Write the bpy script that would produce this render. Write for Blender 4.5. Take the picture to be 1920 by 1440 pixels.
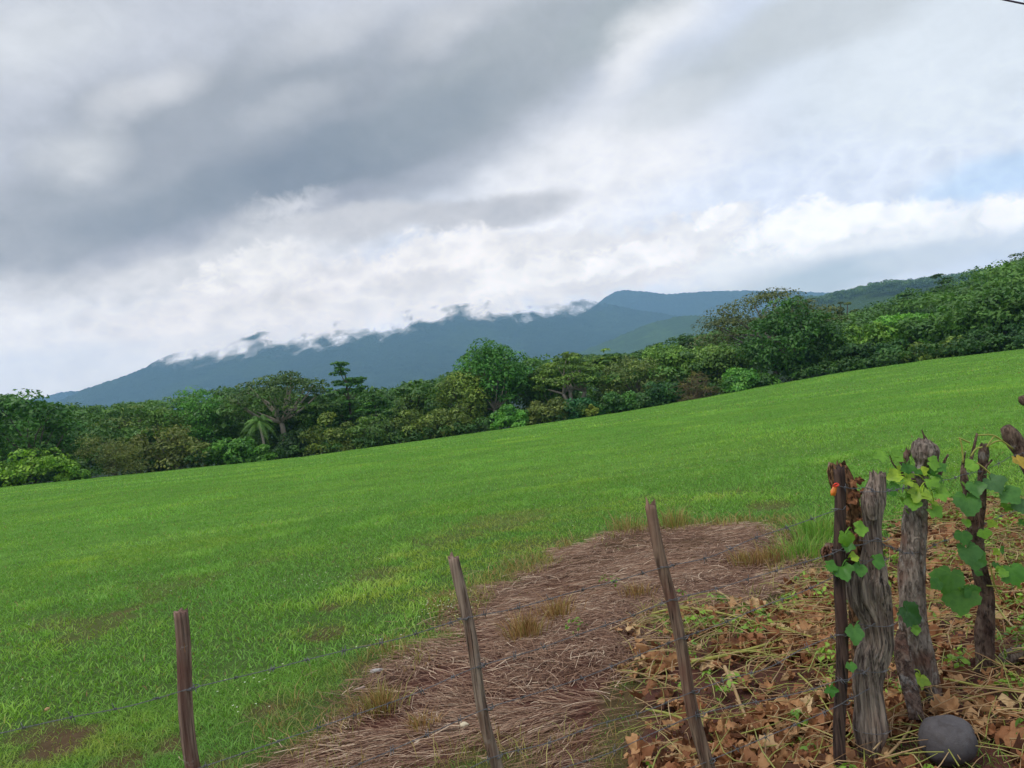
import bpy, math, random
import numpy as np
from mathutils import Matrix, Vector
for _o in list(bpy.data.objects): bpy.data.objects.remove(_o)
scene = bpy.context.scene
COL = scene.collection

# ------------------------------------------------------------------ camera
FPX, ROLL, PITCH, CAMZ = 1450.0, math.radians(7.0), math.atan(20 / 1450), 1.6
_R0 = np.array([1., 0, 0]); _U0 = np.array([0, -math.sin(PITCH), math.cos(PITCH)])
FWD = np.array([0, math.cos(PITCH), math.sin(PITCH)])
RGT = _R0 * math.cos(ROLL) - _U0 * math.sin(ROLL)
UPV = _R0 * math.sin(ROLL) + _U0 * math.cos(ROLL)
cam = bpy.data.cameras.new("camera"); camo = bpy.data.objects.new("camera", cam); COL.objects.link(camo)
cam.sensor_width = 36; cam.lens = 36 * FPX / 1920; cam.clip_start = 0.05; cam.clip_end = 20000
camo.matrix_world = Matrix(((RGT[0], UPV[0], -FWD[0], 0), (RGT[1], UPV[1], -FWD[1], 0), (RGT[2], UPV[2], -FWD[2], CAMZ), (0, 0, 0, 1)))
scene.camera = camo

def ray(px, py):
    """direction of a point of the photograph"""
    d = FPX * FWD + (px - 960) * RGT - (py - 720) * UPV
    return d / np.linalg.norm(d)
def azel(px, py):
    d = ray(px, py); return math.atan2(d[0], d[1]), math.asin(d[2])
def P(px, py, dist):
    """world point on that ray at forward distance dist"""
    d = ray(px, py); return np.array([0, 0, CAMZ]) + d * (dist / d[1])
def lin(r, g, b, k=1.0):
    f = lambda c: (c / 255 / 12.92) if c / 255 <= 0.04045 else ((c / 255 + 0.055) / 1.055) ** 2.4
    return (f(r) * k, f(g) * k, f(b) * k)

# ------------------------------------------------------------------ light
SUN_EL, SUN_AZ = math.radians(58), math.radians(-125)     # azimuth from +Y towards +X
sun = bpy.data.lights.new("sun", 'SUN'); suno = bpy.data.objects.new("sun", sun); COL.objects.link(suno)
sun.energy = 1.5; sun.angle = math.radians(14); sun.color = (1.0, 0.96, 0.9)
_s = Vector((math.sin(SUN_AZ) * math.cos(SUN_EL), math.cos(SUN_AZ) * math.cos(SUN_EL), math.sin(SUN_EL)))
suno.rotation_euler = _s.to_track_quat('Z', 'Y').to_euler()
scene.view_settings.view_transform = 'Standard'; scene.view_settings.look = 'None'
scene.view_settings.exposure = 0.15; scene.view_settings.gamma = 1.0; scene.view_settings.use_curve_mapping = False
scene.render.engine = 'CYCLES'
scene.cycles.use_denoising = True; scene.cycles.denoising_prefilter = 'ACCURATE'
scene.cycles.max_bounces = 8; scene.cycles.diffuse_bounces = 3; scene.cycles.glossy_bounces = 2
scene.cycles.transmission_bounces = 3; scene.cycles.volume_bounces = 1; scene.cycles.transparent_max_bounces = 8

HAZE, HAZE_TOP, HAZE_HALF, AIR = 1.65e-4, 870.0, 7120.0, (0.17, 0.31, 0.44)
# ------------------------------------------------------------------ sky: Nishita air behind procedural cloud masses
world = bpy.data.worlds.new("World"); scene.world = world; world.use_nodes = True
wt = world.node_tree; wt.nodes.clear()
def wn(t, **kw):
    n = wt.nodes.new(t)
    for k, v in kw.items(): setattr(n, k, v)
    return n
def wl(a, b): wt.links.new(a, b)
w_out = wn('ShaderNodeOutputWorld'); w_bg = wn('ShaderNodeBackground'); w_bg.inputs[1].default_value = 0.1
wl(w_bg.outputs[0], w_out.inputs[0])
w_sky = wn('ShaderNodeTexSky', sky_type='NISHITA', sun_disc=False, sun_elevation=SUN_EL, sun_rotation=SUN_AZ, air_density=1.0, dust_density=1.5)
w_tc = wn('ShaderNodeTexCoord'); DIR = w_tc.outputs['Generated']
def vmath(op, a, b):
    n = wn('ShaderNodeVectorMath', operation=op)
    for i, x in enumerate((a, b)):
        if hasattr(x, 'links'): wl(x, n.inputs[i])
        else: n.inputs[i].default_value = x
    return n.outputs[0]
def fmath(op, a, b=0.0, c=0.0, clamp=False):
    n = wn('ShaderNodeMath', operation=op, use_clamp=clamp)
    for i, x in enumerate((a, b, c)):
        if hasattr(x, 'links'): wl(x, n.inputs[i])
        else: n.inputs[i].default_value = x
    return n.outputs[0]
def wnoise(vec, scale, detail, rough, dist=0.0, lac=2.0):
    n = wn('ShaderNodeTexNoise'); wl(vec, n.inputs['Vector'])
    n.inputs['Scale'].default_value = scale; n.inputs['Detail'].default_value = detail
    n.inputs['Roughness'].default_value = rough; n.inputs['Distortion'].default_value = dist; n.inputs['Lacunarity'].default_value = lac
    return n
FLAT = vmath('MULTIPLY', DIR, (1.0, 1.0, 1.6))
big = wnoise(FLAT, 3.2, 3, 0.5); mid = wnoise(FLAT, 8, 8, 0.55); fine = wnoise(vmath('MULTIPLY', DIR, (1, 1, 1.3)), 34, 9, 0.66, 0.4)
def centred(n, amp): return vmath('MULTIPLY', vmath('SUBTRACT', n.outputs['Color'], (0.5, 0.5, 0.5)), (amp, amp, amp))
W_SOFT = vmath('ADD', vmath('ADD', DIR, centred(big, 0.05)), centred(mid, 0.05))
W_CRISP = vmath('ADD', vmath('ADD', DIR, centred(mid, 0.06)), centred(fine, 0.045))
lumps = wnoise(vmath('MULTIPLY', DIR, (1, 1, 1.5)), 15, 5, 0.55, 0.5)
N_SOFT = fmath('SUBTRACT', mid.outputs['Fac'], 0.5); N_FINE = fmath('SUBTRACT', fine.outputs['Fac'], 0.5)
acc = None
def wmix(fac, a, b):
    n = wn('ShaderNodeMix', data_type='RGBA')
    if hasattr(fac, 'links'): wl(fac, n.inputs[0])
    else: n.inputs[0].default_value = fac
    for i, x in ((6, a), (7, b)):
        if hasattr(x, 'links'): wl(x, n.inputs[i])
        else: n.inputs[i].default_value = (*x, 1)
    return n.outputs[2]
def skycol(c, k=1.0): return lin(*c, 9.2 * k)
def cloud(px, py, sx, sy, ang, col, op=1.0, lo=0.0, hi=0.6, crisp=False, noise=0.0):
    """one cloud mass seen towards the photo point (px,py): half sizes in photo pixels, tilt in degrees"""
    global acc
    c = ray(px, py); e = math.radians(ang)
    du = ray(px + 4 * math.cos(e), py - 4 * math.sin(e)) - c; dv = ray(px + 4 * math.sin(e), py + 4 * math.cos(e)) - c
    su = np.linalg.norm(du) / 4 * sx; sv = np.linalg.norm(dv) / 4 * sy
    u = du / np.linalg.norm(du); v = dv - u * dv.dot(u); v /= np.linalg.norm(v); w = np.cross(u, v)
    m = wn('ShaderNodeMapping', vector_type='TEXTURE')
    m.inputs['Location'].default_value = c
    m.inputs['Rotation'].default_value = Matrix(((u[0], v[0], w[0]), (u[1], v[1], w[1]), (u[2], v[2], w[2]))).to_euler()
    m.inputs['Scale'].default_value = (su, sv, max(su, sv) * 2)
    wl(W_CRISP if crisp else W_SOFT, m.inputs['Vector'])
    g = wn('ShaderNodeTexGradient', gradient_type='SPHERICAL'); wl(m.outputs[0], g.inputs[0])
    f = g.outputs['Fac']
    if noise: f = fmath('ADD', f, fmath('MULTIPLY', fmath('MULTIPLY', N_FINE if crisp else N_SOFT, noise * (3.6 if crisp else 2.6)), fmath('MULTIPLY', f, 5.0, clamp=True)))
    r = wn('ShaderNodeMapRange', interpolation_type='SMOOTHSTEP')
    wl(f, r.inputs[0]); r.inputs[1].default_value = lo; r.inputs[2].default_value = hi; r.inputs[3].default_value = 0; r.inputs[4].default_value = op
    acc = wmix(r.outputs[0], acc, skycol(col))
acc = wmix(0.86, w_sky.outputs[0], skycol((219, 228, 241)))
cloud(250, 180, 1300, 520, 14, (194, 200, 209), 0.95, 0, 0.4)
cloud(200, 620, 760, 190, 5, (221, 225, 229), 0.95, 0, 0.4)
cloud(1100, 330, 420, 190, 22, (234, 236, 239), 0.9, 0, 0.7)
cloud(1750, 120, 520, 300, 10, (219, 228, 234), 0.8, 0, 0.7)
cloud(1880, 330, 240, 60, 10, (190, 215, 240), 0.85, 0, 0.6)
cloud(1500, 330, 420, 90, 8, (217, 227, 241), 0.7, 0, 0.8)
cloud(520, 280, 760, 260, 14, (156, 165, 174), 0.95, 0.05, 0.5, noise=0.22)
cloud(140, 410, 380, 120, 8, (163, 172, 180), 0.85, 0.05, 0.6, noise=0.22)
cloud(640, 310, 380, 100, 13, (124, 139, 153), 0.85, 0.05, 0.75, noise=0.22)
cloud(330, 395, 300, 75, 10, (138, 151, 162), 0.7, 0.05, 0.7, noise=0.22)
cloud(950, 130, 470, 125, 33, (166, 175, 181), 0.85, 0.05, 0.6, noise=0.22)
cloud(760, 250, 330, 95, 24, (144, 156, 166), 0.75, 0.05, 0.7, noise=0.22)
cloud(1180, 30, 220, 60, 28, (168, 178, 183), 0.8, 0.0, 0.6, noise=0.2)
cloud(1340, 130, 320, 100, 27, (184, 193, 198), 0.85, 0.05, 0.95, noise=0.3)
cloud(1560, 30, 330, 80, 18, (194, 202, 207), 0.8, 0.0, 0.7, noise=0.3)
cloud(1180, 95, 200, 70, 48, (236, 238, 240), 0.75, 0.05, 1.0, noise=0.25)
cloud(1260, 40, 150, 60, 30, (240, 242, 243), 0.6, 0.05, 1.0, noise=0.25)
cloud(1230, 190, 220, 50, 20, (214, 219, 224), 0.5, 0.05, 0.9, noise=0.25)
cloud(290, 165, 170, 70, 20, (224, 226, 229), 0.55, 0.05, 0.9, noise=0.25)
cloud(60, 60, 260, 110, 10, (221, 226, 230), 0.6, 0.0, 0.8, noise=0.25)
cloud(130, 285, 160, 80, 10, (212, 216, 219), 0.75, 0.05, 0.8, noise=0.25)
cloud(600, 60, 220, 60, 25, (216, 219, 222), 0.35, 0.05, 0.8, noise=0.25)
cloud(840, 50, 160, 60, 20, (203, 207, 211), 0.6, 0.0, 0.8, noise=0.25)
cloud(560, 190, 160, 50, 20, (186, 192, 198), 0.5, 0.05, 0.8, noise=0.25)
cloud(500, 470, 560, 70, 10, (214, 217, 220), 0.75, 0.05, 0.8, noise=0.3)
cloud(300, 455, 200, 40, 12, (168, 176, 187), 0.6, 0.05, 0.8, noise=0.3)
cloud(640, 385, 160, 36, 12, (160, 168, 180), 0.6, 0.05, 0.8, noise=0.3)
cloud(800, 330, 140, 40, 20, (170, 178, 188), 0.6, 0.05, 0.8, noise=0.3)
cloud(930, 392, 230, 44, 8, (186, 191, 197), 0.9, 0.05, 0.6, noise=0.2)
cloud(720, 420, 260, 40, 8, (194, 198, 203), 0.8, 0.05, 0.6, noise=0.2)
cloud(560, 385, 130, 45, 16, (228, 230, 233), 0.55, 0.1, 1.1, True, 0.3)
cloud(420, 500, 160, 36, 8, (204, 208, 212), 0.8, 0.05, 0.6, noise=0.2)
cloud(600, 560, 560, 100, 8, (219, 220, 222), 0.9, 0.05, 0.5, True, noise=0.2)
cloud(1020, 510, 560, 85, 8, (221, 223, 225), 0.95, 0.05, 0.4, True, 0.2)
cloud(480, 500, 150, 50, 8, (229, 230, 230), 0.8, 0.1, 0.55, True, 0.3)
cloud(860, 470, 190, 60, 10, (233, 233, 233), 0.9, 0.1, 0.5, True, 0.3)
cloud(680, 520, 160, 50, 8, (230, 230, 231), 0.7, 0.1, 0.55, True, 0.3)
cloud(560, 555, 130, 34, 8, (208, 210, 212), 0.6, 0.1, 0.7, True, 0.3)
cloud(780, 535, 150, 34, 8, (210, 212, 215), 0.6, 0.1, 0.7, True, 0.3)
cloud(1010, 515, 190, 50, 10, (235, 236, 236), 0.8, 0.1, 0.5, True, 0.3)
cloud(420, 600, 200, 50, 10, (225, 226, 227), 0.7, 0.1, 0.5, True, 0.3)
cloud(1190, 485, 170, 42, 10, (240, 241, 242), 0.85, 0.1, 0.5, True, 0.35)
cloud(1120, 530, 200, 30, 8, (212, 215, 218), 0.6, 0.1, 0.6, True, 0.3)
cloud(1340, 425, 130, 45, 14, (226, 229, 232), 0.9, 0.1, 0.5, True, 0.35)
cloud(1350, 410, 52, 26, 14, (243, 245, 247), 0.85, 0.15, 0.55, True, 0.35)
cloud(1560, 470, 380, 80, 8, (222, 228, 232), 0.95, 0.1, 0.4, True, 0.25)
cloud(1650, 405, 200, 54, 7, (244, 247, 250), 0.85, 0.1, 0.55, True, 0.35)
cloud(1500, 430, 160, 55, 14, (241, 244, 247), 0.85, 0.1, 0.55, True, 0.35)
cloud(1840, 430, 210, 75, 10, (228, 234, 238), 0.85, 0.1, 0.5, True, 0.3)
cloud(1870, 415, 110, 48, 22, (244, 246, 249), 0.85, 0.1, 0.5, True, 0.35)
cloud(1620, 440, 150, 26, 10, (216, 223, 228), 0.7, 0.1, 0.7, True, 0.3)
cloud(1560, 520, 420, 48, 9, (200, 210, 216), 0.85, 0.0, 0.6, noise=0.2)
cloud(1580, 525, 240, 40, 9, (174, 193, 203), 0.75, 0.0, 0.7, noise=0.2)
cloud(1780, 485, 240, 40, 10, (207, 216, 222), 0.7, 0.0, 0.6, noise=0.2)

w_el = wn('ShaderNodeSeparateXYZ'); wl(DIR, w_el.inputs[0])
w_band = fmath('MULTIPLY', fmath('MULTIPLY', fmath('SUBTRACT', w_el.outputs[2], 0.07), 14.0, clamp=True), fmath('MULTIPLY', fmath('SUBTRACT', 0.32, w_el.outputs[2]), 8.0, clamp=True))
w_dot = wn('ShaderNodeVectorMath', operation='DOT_PRODUCT'); wl(DIR, w_dot.inputs[0]); w_dot.inputs[1].default_value = ray(1680, 200)
w_rg = wn('ShaderNodeMapRange', interpolation_type='SMOOTHSTEP'); wl(w_dot.outputs['Value'], w_rg.inputs[0]); w_rg.inputs[1].default_value = math.cos(math.radians(24)); w_rg.inputs[2].default_value = math.cos(math.radians(9)); w_rg.inputs[3].default_value = 0.36; w_rg.inputs[4].default_value = 0.04
bil = wnoise(vmath('ADD', vmath('MULTIPLY', DIR, (1, 1, 1.5)), centred(fine, 0.02)), 21, 3, 0.5)
w_bil = fmath('MULTIPLY', fmath('SUBTRACT', 0.10, fmath('ABSOLUTE', fmath('SUBTRACT', bil.outputs['Fac'], 0.5))), fmath('MULTIPLY', w_band, 0.85))
w_var = fmath('ADD', w_bil, fmath('ADD', fmath('MULTIPLY_ADD', N_SOFT, 0.26, 1.0), fmath('MULTIPLY_ADD', N_FINE, 0.20, fmath('MULTIPLY', fmath('SUBTRACT', lumps.outputs['Fac'], 0.5), w_rg.outputs[0]))))
# the light that the air in front of the sky takes out and adds is made up for here
w_sep = wn('ShaderNodeSeparateXYZ'); wl(DIR, w_sep.inputs[0])
w_path = fmath('MINIMUM', fmath('DIVIDE', HAZE_TOP, fmath('MAXIMUM', w_sep.outputs[2], 0.001)), HAZE_HALF)
w_T = fmath('POWER', math.e, fmath('MULTIPLY', w_path, -HAZE))
w_air = wn('ShaderNodeVectorMath', operation='SCALE'); w_air.inputs[0].default_value = [10 * c for c in AIR]; wl(fmath('SUBTRACT', 1.0, w_T), w_air.inputs[3])
w_inv = wn('ShaderNodeVectorMath', operation='SCALE'); wl(vmath('MAXIMUM', vmath('SUBTRACT', acc, w_air.outputs[0]), (0, 0, 0)), w_inv.inputs[0]); wl(fmath('DIVIDE', 1.0, w_T), w_inv.inputs[3])
acc = w_inv.outputs[0]
w_hs = wn('ShaderNodeVectorMath', operation='SCALE'); wl(acc, w_hs.inputs[0]); wl(w_var, w_hs.inputs[3])
wl(w_hs.outputs[0], w_bg.inputs[0])

# ------------------------------------------------------------------ helpers
def hash01(xi, yi, zi, seed):
    h = (xi.astype(np.int64) * 374761393 + yi.astype(np.int64) * 668265263 + zi.astype(np.int64) * 1274126177 + seed * 974711) & 0xffffffff
    h = ((h ^ (h >> 13)) * 1103515245) & 0xffffffff
    h = ((h ^ (h >> 16)) * 2246822519) & 0xffffffff
    return ((h ^ (h >> 15)) & 0xffffff) / float(0xffffff)
def vnoise(x, y, z=None, seed=0):
    x = np.asarray(x, float); y = np.asarray(y, float); z = np.zeros_like(x) if z is None else np.asarray(z, float)
    xf, yf, zf = np.floor(x), np.floor(y), np.floor(z)
    u, v, w = x - xf, y - yf, z - zf
    u, v, w = u * u * (3 - 2 * u), v * v * (3 - 2 * v), w * w * (3 - 2 * w)
    r = 0
    for i in (0, 1):
        for j in (0, 1):
            for k in (0, 1):
                r = r + hash01(xf + i, yf + j, zf + k, seed) * (u if i else 1 - u) * (v if j else 1 - v) * (w if k else 1 - w)
    return r
def fbm(x, y, z=None, oct=4, seed=0):
    s, a, t = 0, 0.5, 0
    for o in range(oct):
        s = s + a * vnoise(np.asarray(x) * 2 ** o, np.asarray(y) * 2 ** o, None if z is None else np.asarray(z) * 2 ** o, seed + o); t += a; a *= 0.5
    return s / t
def sstep(a, b, x):
    t = np.clip((np.asarray(x, float) - a) / (b - a), 0, 1); return t * t * (3 - 2 * t)
def unit(v): return v / np.maximum(np.linalg.norm(v, axis=-1, keepdims=True), 1e-9)

def tag(o, label=None, cat=None, group=None, kind=None):
    if label: o['label'] = label
    if cat: o['category'] = cat
    if group: o['group'] = group
    if kind: o['kind'] = kind
    return o
def root(name, loc, label, cat, group=None):
    o = bpy.data.objects.new(name, None); COL.objects.link(o); o.location = loc; o.empty_display_size = 0.2
    return tag(o, label, cat, group)
def mesh(name, V, F, mat, parent=None, attrs=None, smooth=False, color=None):
    """V (n,3) world points; F one array (m,k) or a list of such arrays; local to the parent's origin"""
    V = np.asarray(V, np.float64)
    base = np.zeros(3)
    if parent is not None:
        q = parent
        while q is not None: base = base + np.array(q.location); q = q.parent
    Fs = F if isinstance(F, list) else [F]
    Fs = [np.asarray(f, np.int32) for f in Fs if len(f)]
    me = bpy.data.meshes.new(name)
    me.vertices.add(len(V)); me.vertices.foreach_set('co', (V - base).astype(np.float32).ravel())
    loops = np.concatenate([f.ravel() for f in Fs]); sizes = np.concatenate([np.full(len(f), f.shape[1], np.int32) for f in Fs])
    me.loops.add(len(loops)); me.loops.foreach_set('vertex_index', loops)
    me.polygons.add(len(sizes)); me.polygons.foreach_set('loop_start', np.concatenate([[0], np.cumsum(sizes)[:-1]]).astype(np.int32))
    try: me.polygons.foreach_set('loop_total', sizes)
    except Exception: pass
    if smooth: me.polygons.foreach_set('use_smooth', np.ones(len(sizes), bool))
    me.update(calc_edges=True)
    for k, v in (attrs or {}).items():
        a = me.attributes.new(k, 'FLOAT', 'POINT'); a.data.foreach_set('value', np.asarray(v, np.float32))
    me.materials.append(mat)
    o = bpy.data.objects.new(name, me); COL.objects.link(o)
    if parent is not None: o.parent = parent
    if color: o.color = (*color, 1)
    return o
class MB:
    """collects shapes for one mesh"""
    def __init__(s): s.V = []; s.F = {}; s.n = 0; s.T = []
    def add(s, V, Fs, tint=0.5):
        V = np.asarray(V, float)
        for F in (Fs if isinstance(Fs, list) else [Fs]):
            F = np.asarray(F, np.int64)
            if len(F): s.F.setdefault(F.shape[1], []).append(F + s.n)
        s.V.append(V); s.T.append(np.broadcast_to(np.asarray(tint, float), (len(V),))); s.n += len(V)
    def build(s, name, mat, parent=None, smooth=False, color=None):
        return mesh(name, np.concatenate(s.V), [np.concatenate(f) for f in s.F.values()], mat, parent, {'tint': np.concatenate(s.T)}, smooth, color)
def tube(pts, rad, n=8, disp=None, squash=1.0, cap=True, ref=None):
    """swept tube: (V, [quads, triangles]); disp (m,n) multiplies the radius"""
    pts = np.asarray(pts, float); m = len(pts); rad = np.broadcast_to(np.asarray(rad, float), (m,))
    t = unit(np.gradient(pts, axis=0))
    a = np.array(ref if ref is not None else ([1, 0, 0] if abs(t[0][0]) < 0.8 else [0, 1, 0]), float)
    ang = np.arange(n) * 2 * math.pi / n; V = np.zeros((m, n, 3))
    for i in range(m):
        u = a - t[i] * a.dot(t[i]); u /= np.linalg.norm(u); a = u; w = np.cross(t[i], u)
        k = rad[i] * (disp[i] if disp is not None else 1.0)
        V[i] = pts[i] + (np.cos(ang) * k)[:, None] * u + (np.sin(ang) * k * squash)[:, None] * w
    i, j = np.meshgrid(np.arange(m - 1), np.arange(n), indexing='ij'); j2 = (j + 1) % n
    Q = np.stack([i * n + j, i * n + j2, (i + 1) * n + j2, (i + 1) * n + j], -1).reshape(-1, 4)
    V = V.reshape(-1, 3); T = np.zeros((0, 3), int)
    if cap:
        V = np.concatenate([V, [V[:n].mean(0)], [V[-n:].mean(0)]]); k = np.arange(n)
        T = np.concatenate([np.stack([np.full(n, m * n), (k + 1) % n, k], -1), np.stack([np.full(n, m * n + 1), (m - 1) * n + k, (m - 1) * n + (k + 1) % n], -1)])
    return V, [Q, T]
def spline(pts, n):
    """smooth curve through points"""
    p = np.asarray(pts, float); m = len(p)
    if m == 2: return p[0] + (p[1] - p[0]) * np.linspace(0, 1, n)[:, None]
    d = np.concatenate([[0], np.cumsum(np.linalg.norm(np.diff(p, axis=0), axis=1))]); tt = np.linspace(0, d[-1], n)
    tg = np.gradient(p, d, axis=0); i = np.clip(np.searchsorted(d, tt, 'right') - 1, 0, m - 2); h = (d[i + 1] - d[i])[:, None]; s = ((tt - d[i])[:, None]) / h
    return (2*s**3-3*s**2+1)*p[i] + (s**3-2*s**2+s)*h*tg[i] + (-2*s**3+3*s**2)*p[i+1] + (s**3-s**2)*h*tg[i+1]

# ------------------------------------------------------------------ materials
def mat(name):
    m = bpy.data.materials.new(name); m.use_nodes = True; t = m.node_tree; t.nodes.clear()
    out = t.nodes.new('ShaderNodeOutputMaterial'); bs = t.nodes.new('ShaderNodeBsdfPrincipled')
    t.links.new(bs.outputs[0], out.inputs[0]); return m, t, bs, out
class NT:
    def __init__(s, t): s.t = t
    def n(s, typ, **kw):
        x = s.t.nodes.new(typ)
        for k, v in kw.items(): setattr(x, k, v)
        return x
    def l(s, a, b): s.t.links.new(a, b)
    def put(s, x, sock):
        if hasattr(x, 'links'): s.l(x, sock)
        elif isinstance(x, tuple) and len(x) == 3 and sock.type == 'RGBA': sock.default_value = (*x, 1)
        else: sock.default_value = x
    def math(s, op, a, b=0.0, clamp=False):
        x = s.n('ShaderNodeMath', operation=op, use_clamp=clamp); s.put(a, x.inputs[0]); s.put(b, x.inputs[1]); return x.outputs[0]
    def mix(s, f, a, b, blend='MIX'):
        x = s.n('ShaderNodeMix', data_type='RGBA', blend_type=blend); s.put(f, x.inputs[0]); s.put(a, x.inputs[6]); s.put(b, x.inputs[7]); return x.outputs[2]
    def ramp(s, f, a, b, lo=0.0, hi=1.0):
        x = s.n('ShaderNodeMapRange', interpolation_type='SMOOTHSTEP'); s.put(f, x.inputs[0])
        for i, v in ((1, a), (2, b), (3, lo), (4, hi)): x.inputs[i].default_value = v
        return x.outputs[0]
    def pos(s): return s.n('ShaderNodeNewGeometry').outputs['Position']
    def obj(s): return s.n('ShaderNodeTexCoord').outputs['Object']
    def attr(s, name): return s.n('ShaderNodeAttribute', attribute_name=name).outputs['Fac']
    def objcol(s): return s.n('ShaderNodeObjectInfo').outputs['Color']
    def scale(s, v, sc):
        x = s.n('ShaderNodeMapping'); s.l(v, x.inputs[0]); x.inputs['Scale'].default_value = sc; return x.outputs[0]
    def noise(s, v, sc, det=4, rough=0.55, dist=0.0):
        x = s.n('ShaderNodeTexNoise'); s.l(v, x.inputs['Vector'])
        x.inputs['Scale'].default_value = sc; x.inputs['Detail'].default_value = det; x.inputs['Roughness'].default_value = rough; x.inputs['Distortion'].default_value = dist
        return x.outputs['Fac']
    def voro(s, v, sc, feature='F1'):
        x = s.n('ShaderNodeTexVoronoi', feature=feature); s.l(v, x.inputs['Vector']); x.inputs['Scale'].default_value = sc; return x.outputs['Distance']
    def bump(s, h, strength, dist):
        x = s.n('ShaderNodeBump'); s.l(h, x.inputs['Height']); x.inputs['Strength'].default_value = strength; x.inputs['Distance'].default_value = dist; return x.outputs[0]
def rough(bs, r, spec=0.3): bs.inputs['Roughness'].default_value = r; bs.inputs['Specular IOR Level'].default_value = spec
def translucent(N, bs, out, col, f, normal=None):
    tr = N.n('ShaderNodeBsdfTranslucent'); N.put(col, tr.inputs[0]); mx = N.n('ShaderNodeMixShader'); mx.inputs[0].default_value = f
    N.l(bs.outputs[0], mx.inputs[1]); N.l(tr.outputs[0], mx.inputs[2]); N.l(mx.outputs[0], out.inputs[0])

def foliage_mat():
    m, t, bs, out = mat("foliage"); N = NT(t)
    tint = N.attr('tint'); base = N.objcol()
    c = N.mix(tint, N.mix(1.0, base, (0.42, 0.5, 0.46), 'MULTIPLY'), N.mix(1.0, base, (1.75, 1.62, 1.15), 'MULTIPLY'))
    n = N.noise(N.pos(), 0.9, 3)
    c = N.mix(N.ramp(n, 0.35, 0.7), c, N.mix(1.0, c, (1.25, 1.08, 0.85), 'MULTIPLY'))
    N.l(c, bs.inputs['Base Color']); rough(bs, 0.5, 0.35)
    translucent(N, bs, out, N.mix(1.0, c, (1.2, 1.3, 0.7), 'MULTIPLY'), 0.22); return m
def bark_mat():
    m, t, bs, out = mat("tree_bark"); N = NT(t)
    c = N.mix(N.noise(N.scale(N.obj(), (3, 3, 0.8)), 2.0, 5), N.mix(1.0, N.objcol(), (0.6, 0.58, 0.55), 'MULTIPLY'), N.objcol())
    N.l(c, bs.inputs['Base Color']); rough(bs, 0.9, 0.1); return m
M_FOL = foliage_mat(); M_TBARK = bark_mat()

# ------------------------------------------------------------------ terrain
EDGE_PX = [(-400, 965), (0, 915), (285, 887), (570, 858), (800, 826), (1000, 798), (1160, 775), (1330, 745), (1560, 702), (1740, 676), (1920, 655), (2300, 612)]
R_EDGE = 88.0
_ea = np.array([azel(*p)[0] for p in EDGE_PX]); _ez = np.array([CAMZ + math.tan(azel(*p)[1]) * R_EDGE for p in EDGE_PX])
def edge_y(x): return float(np.interp(x, [p[0] for p in EDGE_PX], [p[1] for p in EDGE_PX]))
def terrain(x, y):
    x = np.asarray(x, float); y = np.asarray(y, float)
    r = np.hypot(x, y); th = np.arctan2(x, y)
    ze = np.interp(th, _ea, _ez); ze = ze * sstep(2.2, 1.2, np.abs(th))
    inside = ze * np.clip(r / R_EDGE, 0, 1) ** 1.7
    drop = -0.10 * np.clip(r - R_EDGE, 0, 60) * sstep(0, 12, r - R_EDGE)
    far = sstep(150, 400, r) * (-9 - (ze - 6))
    hill = sstep(0.12, 0.62, th) * sstep(2.6, 1.0, th) * (np.clip(r - 105, 0, 300) * 0.115)
    z = inside + drop + far * (1 - sstep(0.12, 0.5, th)) + hill
    z = z + 0.025 * (fbm(x * 1.1, y * 1.1, oct=3, seed=5) - 0.5) * sstep(60, 20, r) + 0.35 * (fbm(x / 14, y / 14, oct=2, seed=9) - 0.5) * sstep(10, 30, r) * sstep(88, 70, r)
    d = np.hypot((x - 0.75) / 1.5, (y - 4.6) / 1.5); z = z + 0.06 * sstep(1, 0, d)
    return z
def G(px, py):
    """where that ray of the photograph meets the ground"""
    d = ray(px, py); t = 1.0
    for _ in range(60):
        p = np.array([0, 0, CAMZ]) + d * t
        t += 0.7 * (p[2] - float(terrain(p[0], p[1]))) / max(-d[2], 0.03)
    return np.array([0, 0, CAMZ]) + d * t
def poly_ground(pts): return np.array([G(*p)[:2] for p in pts])
STRAW = poly_ground([(1500, 1000), (1420, 985), (1300, 988), (1160, 1000), (1040, 1042), (960, 1085), (890, 1115), (830, 1180), (740, 1250), (660, 1290), (610, 1330), (580, 1400), (500, 1460), (780, 1470), (900, 1436), (1010, 1420), (1120, 1425), (1200, 1390), (1230, 1250), (1270, 1150), (1430, 1140), (1500, 1090)])
LITTER = poly_ground([(1200, 1180), (1300, 1138), (1440, 1150), (1500, 1092), (1600, 1060), (1680, 990), (1760, 950), (1850, 945), (1960, 950), (2150, 1000), (2200, 1500), (1750, 1520), (1180, 1470), (1160, 1400), (1190, 1330), (1225, 1250)])
def sdist(poly, x, y):
    """signed distance, positive inside"""
    x = np.asarray(x, float); y = np.asarray(y, float); ins = np.zeros(x.shape, bool); d = np.full(x.shape, 1e9)
    n = len(poly)
    for i in range(n):
        ax, ay = poly[i]; bx, by = poly[(i + 1) % n]
        c = ((ay > y) != (by > y)) & (x < (bx - ax) * (y - ay) / ((by - ay) if by != ay else 1e-9) + ax); ins ^= c
        ex, ey = bx - ax, by - ay; tt = np.clip(((x - ax) * ex + (y - ay) * ey) / (ex * ex + ey * ey + 1e-12), 0, 1)
        d = np.minimum(d, np.hypot(x - ax - tt * ex, y - ay - tt * ey))
    return np.where(ins, d, -d)
def m_straw(x, y): return sstep(-0.16, 0.20, sdist(STRAW, x, y) + 0.8 * (fbm(np.asarray(x) * 2.4, np.asarray(y) * 2.4, oct=4, seed=21) - 0.5))
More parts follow.
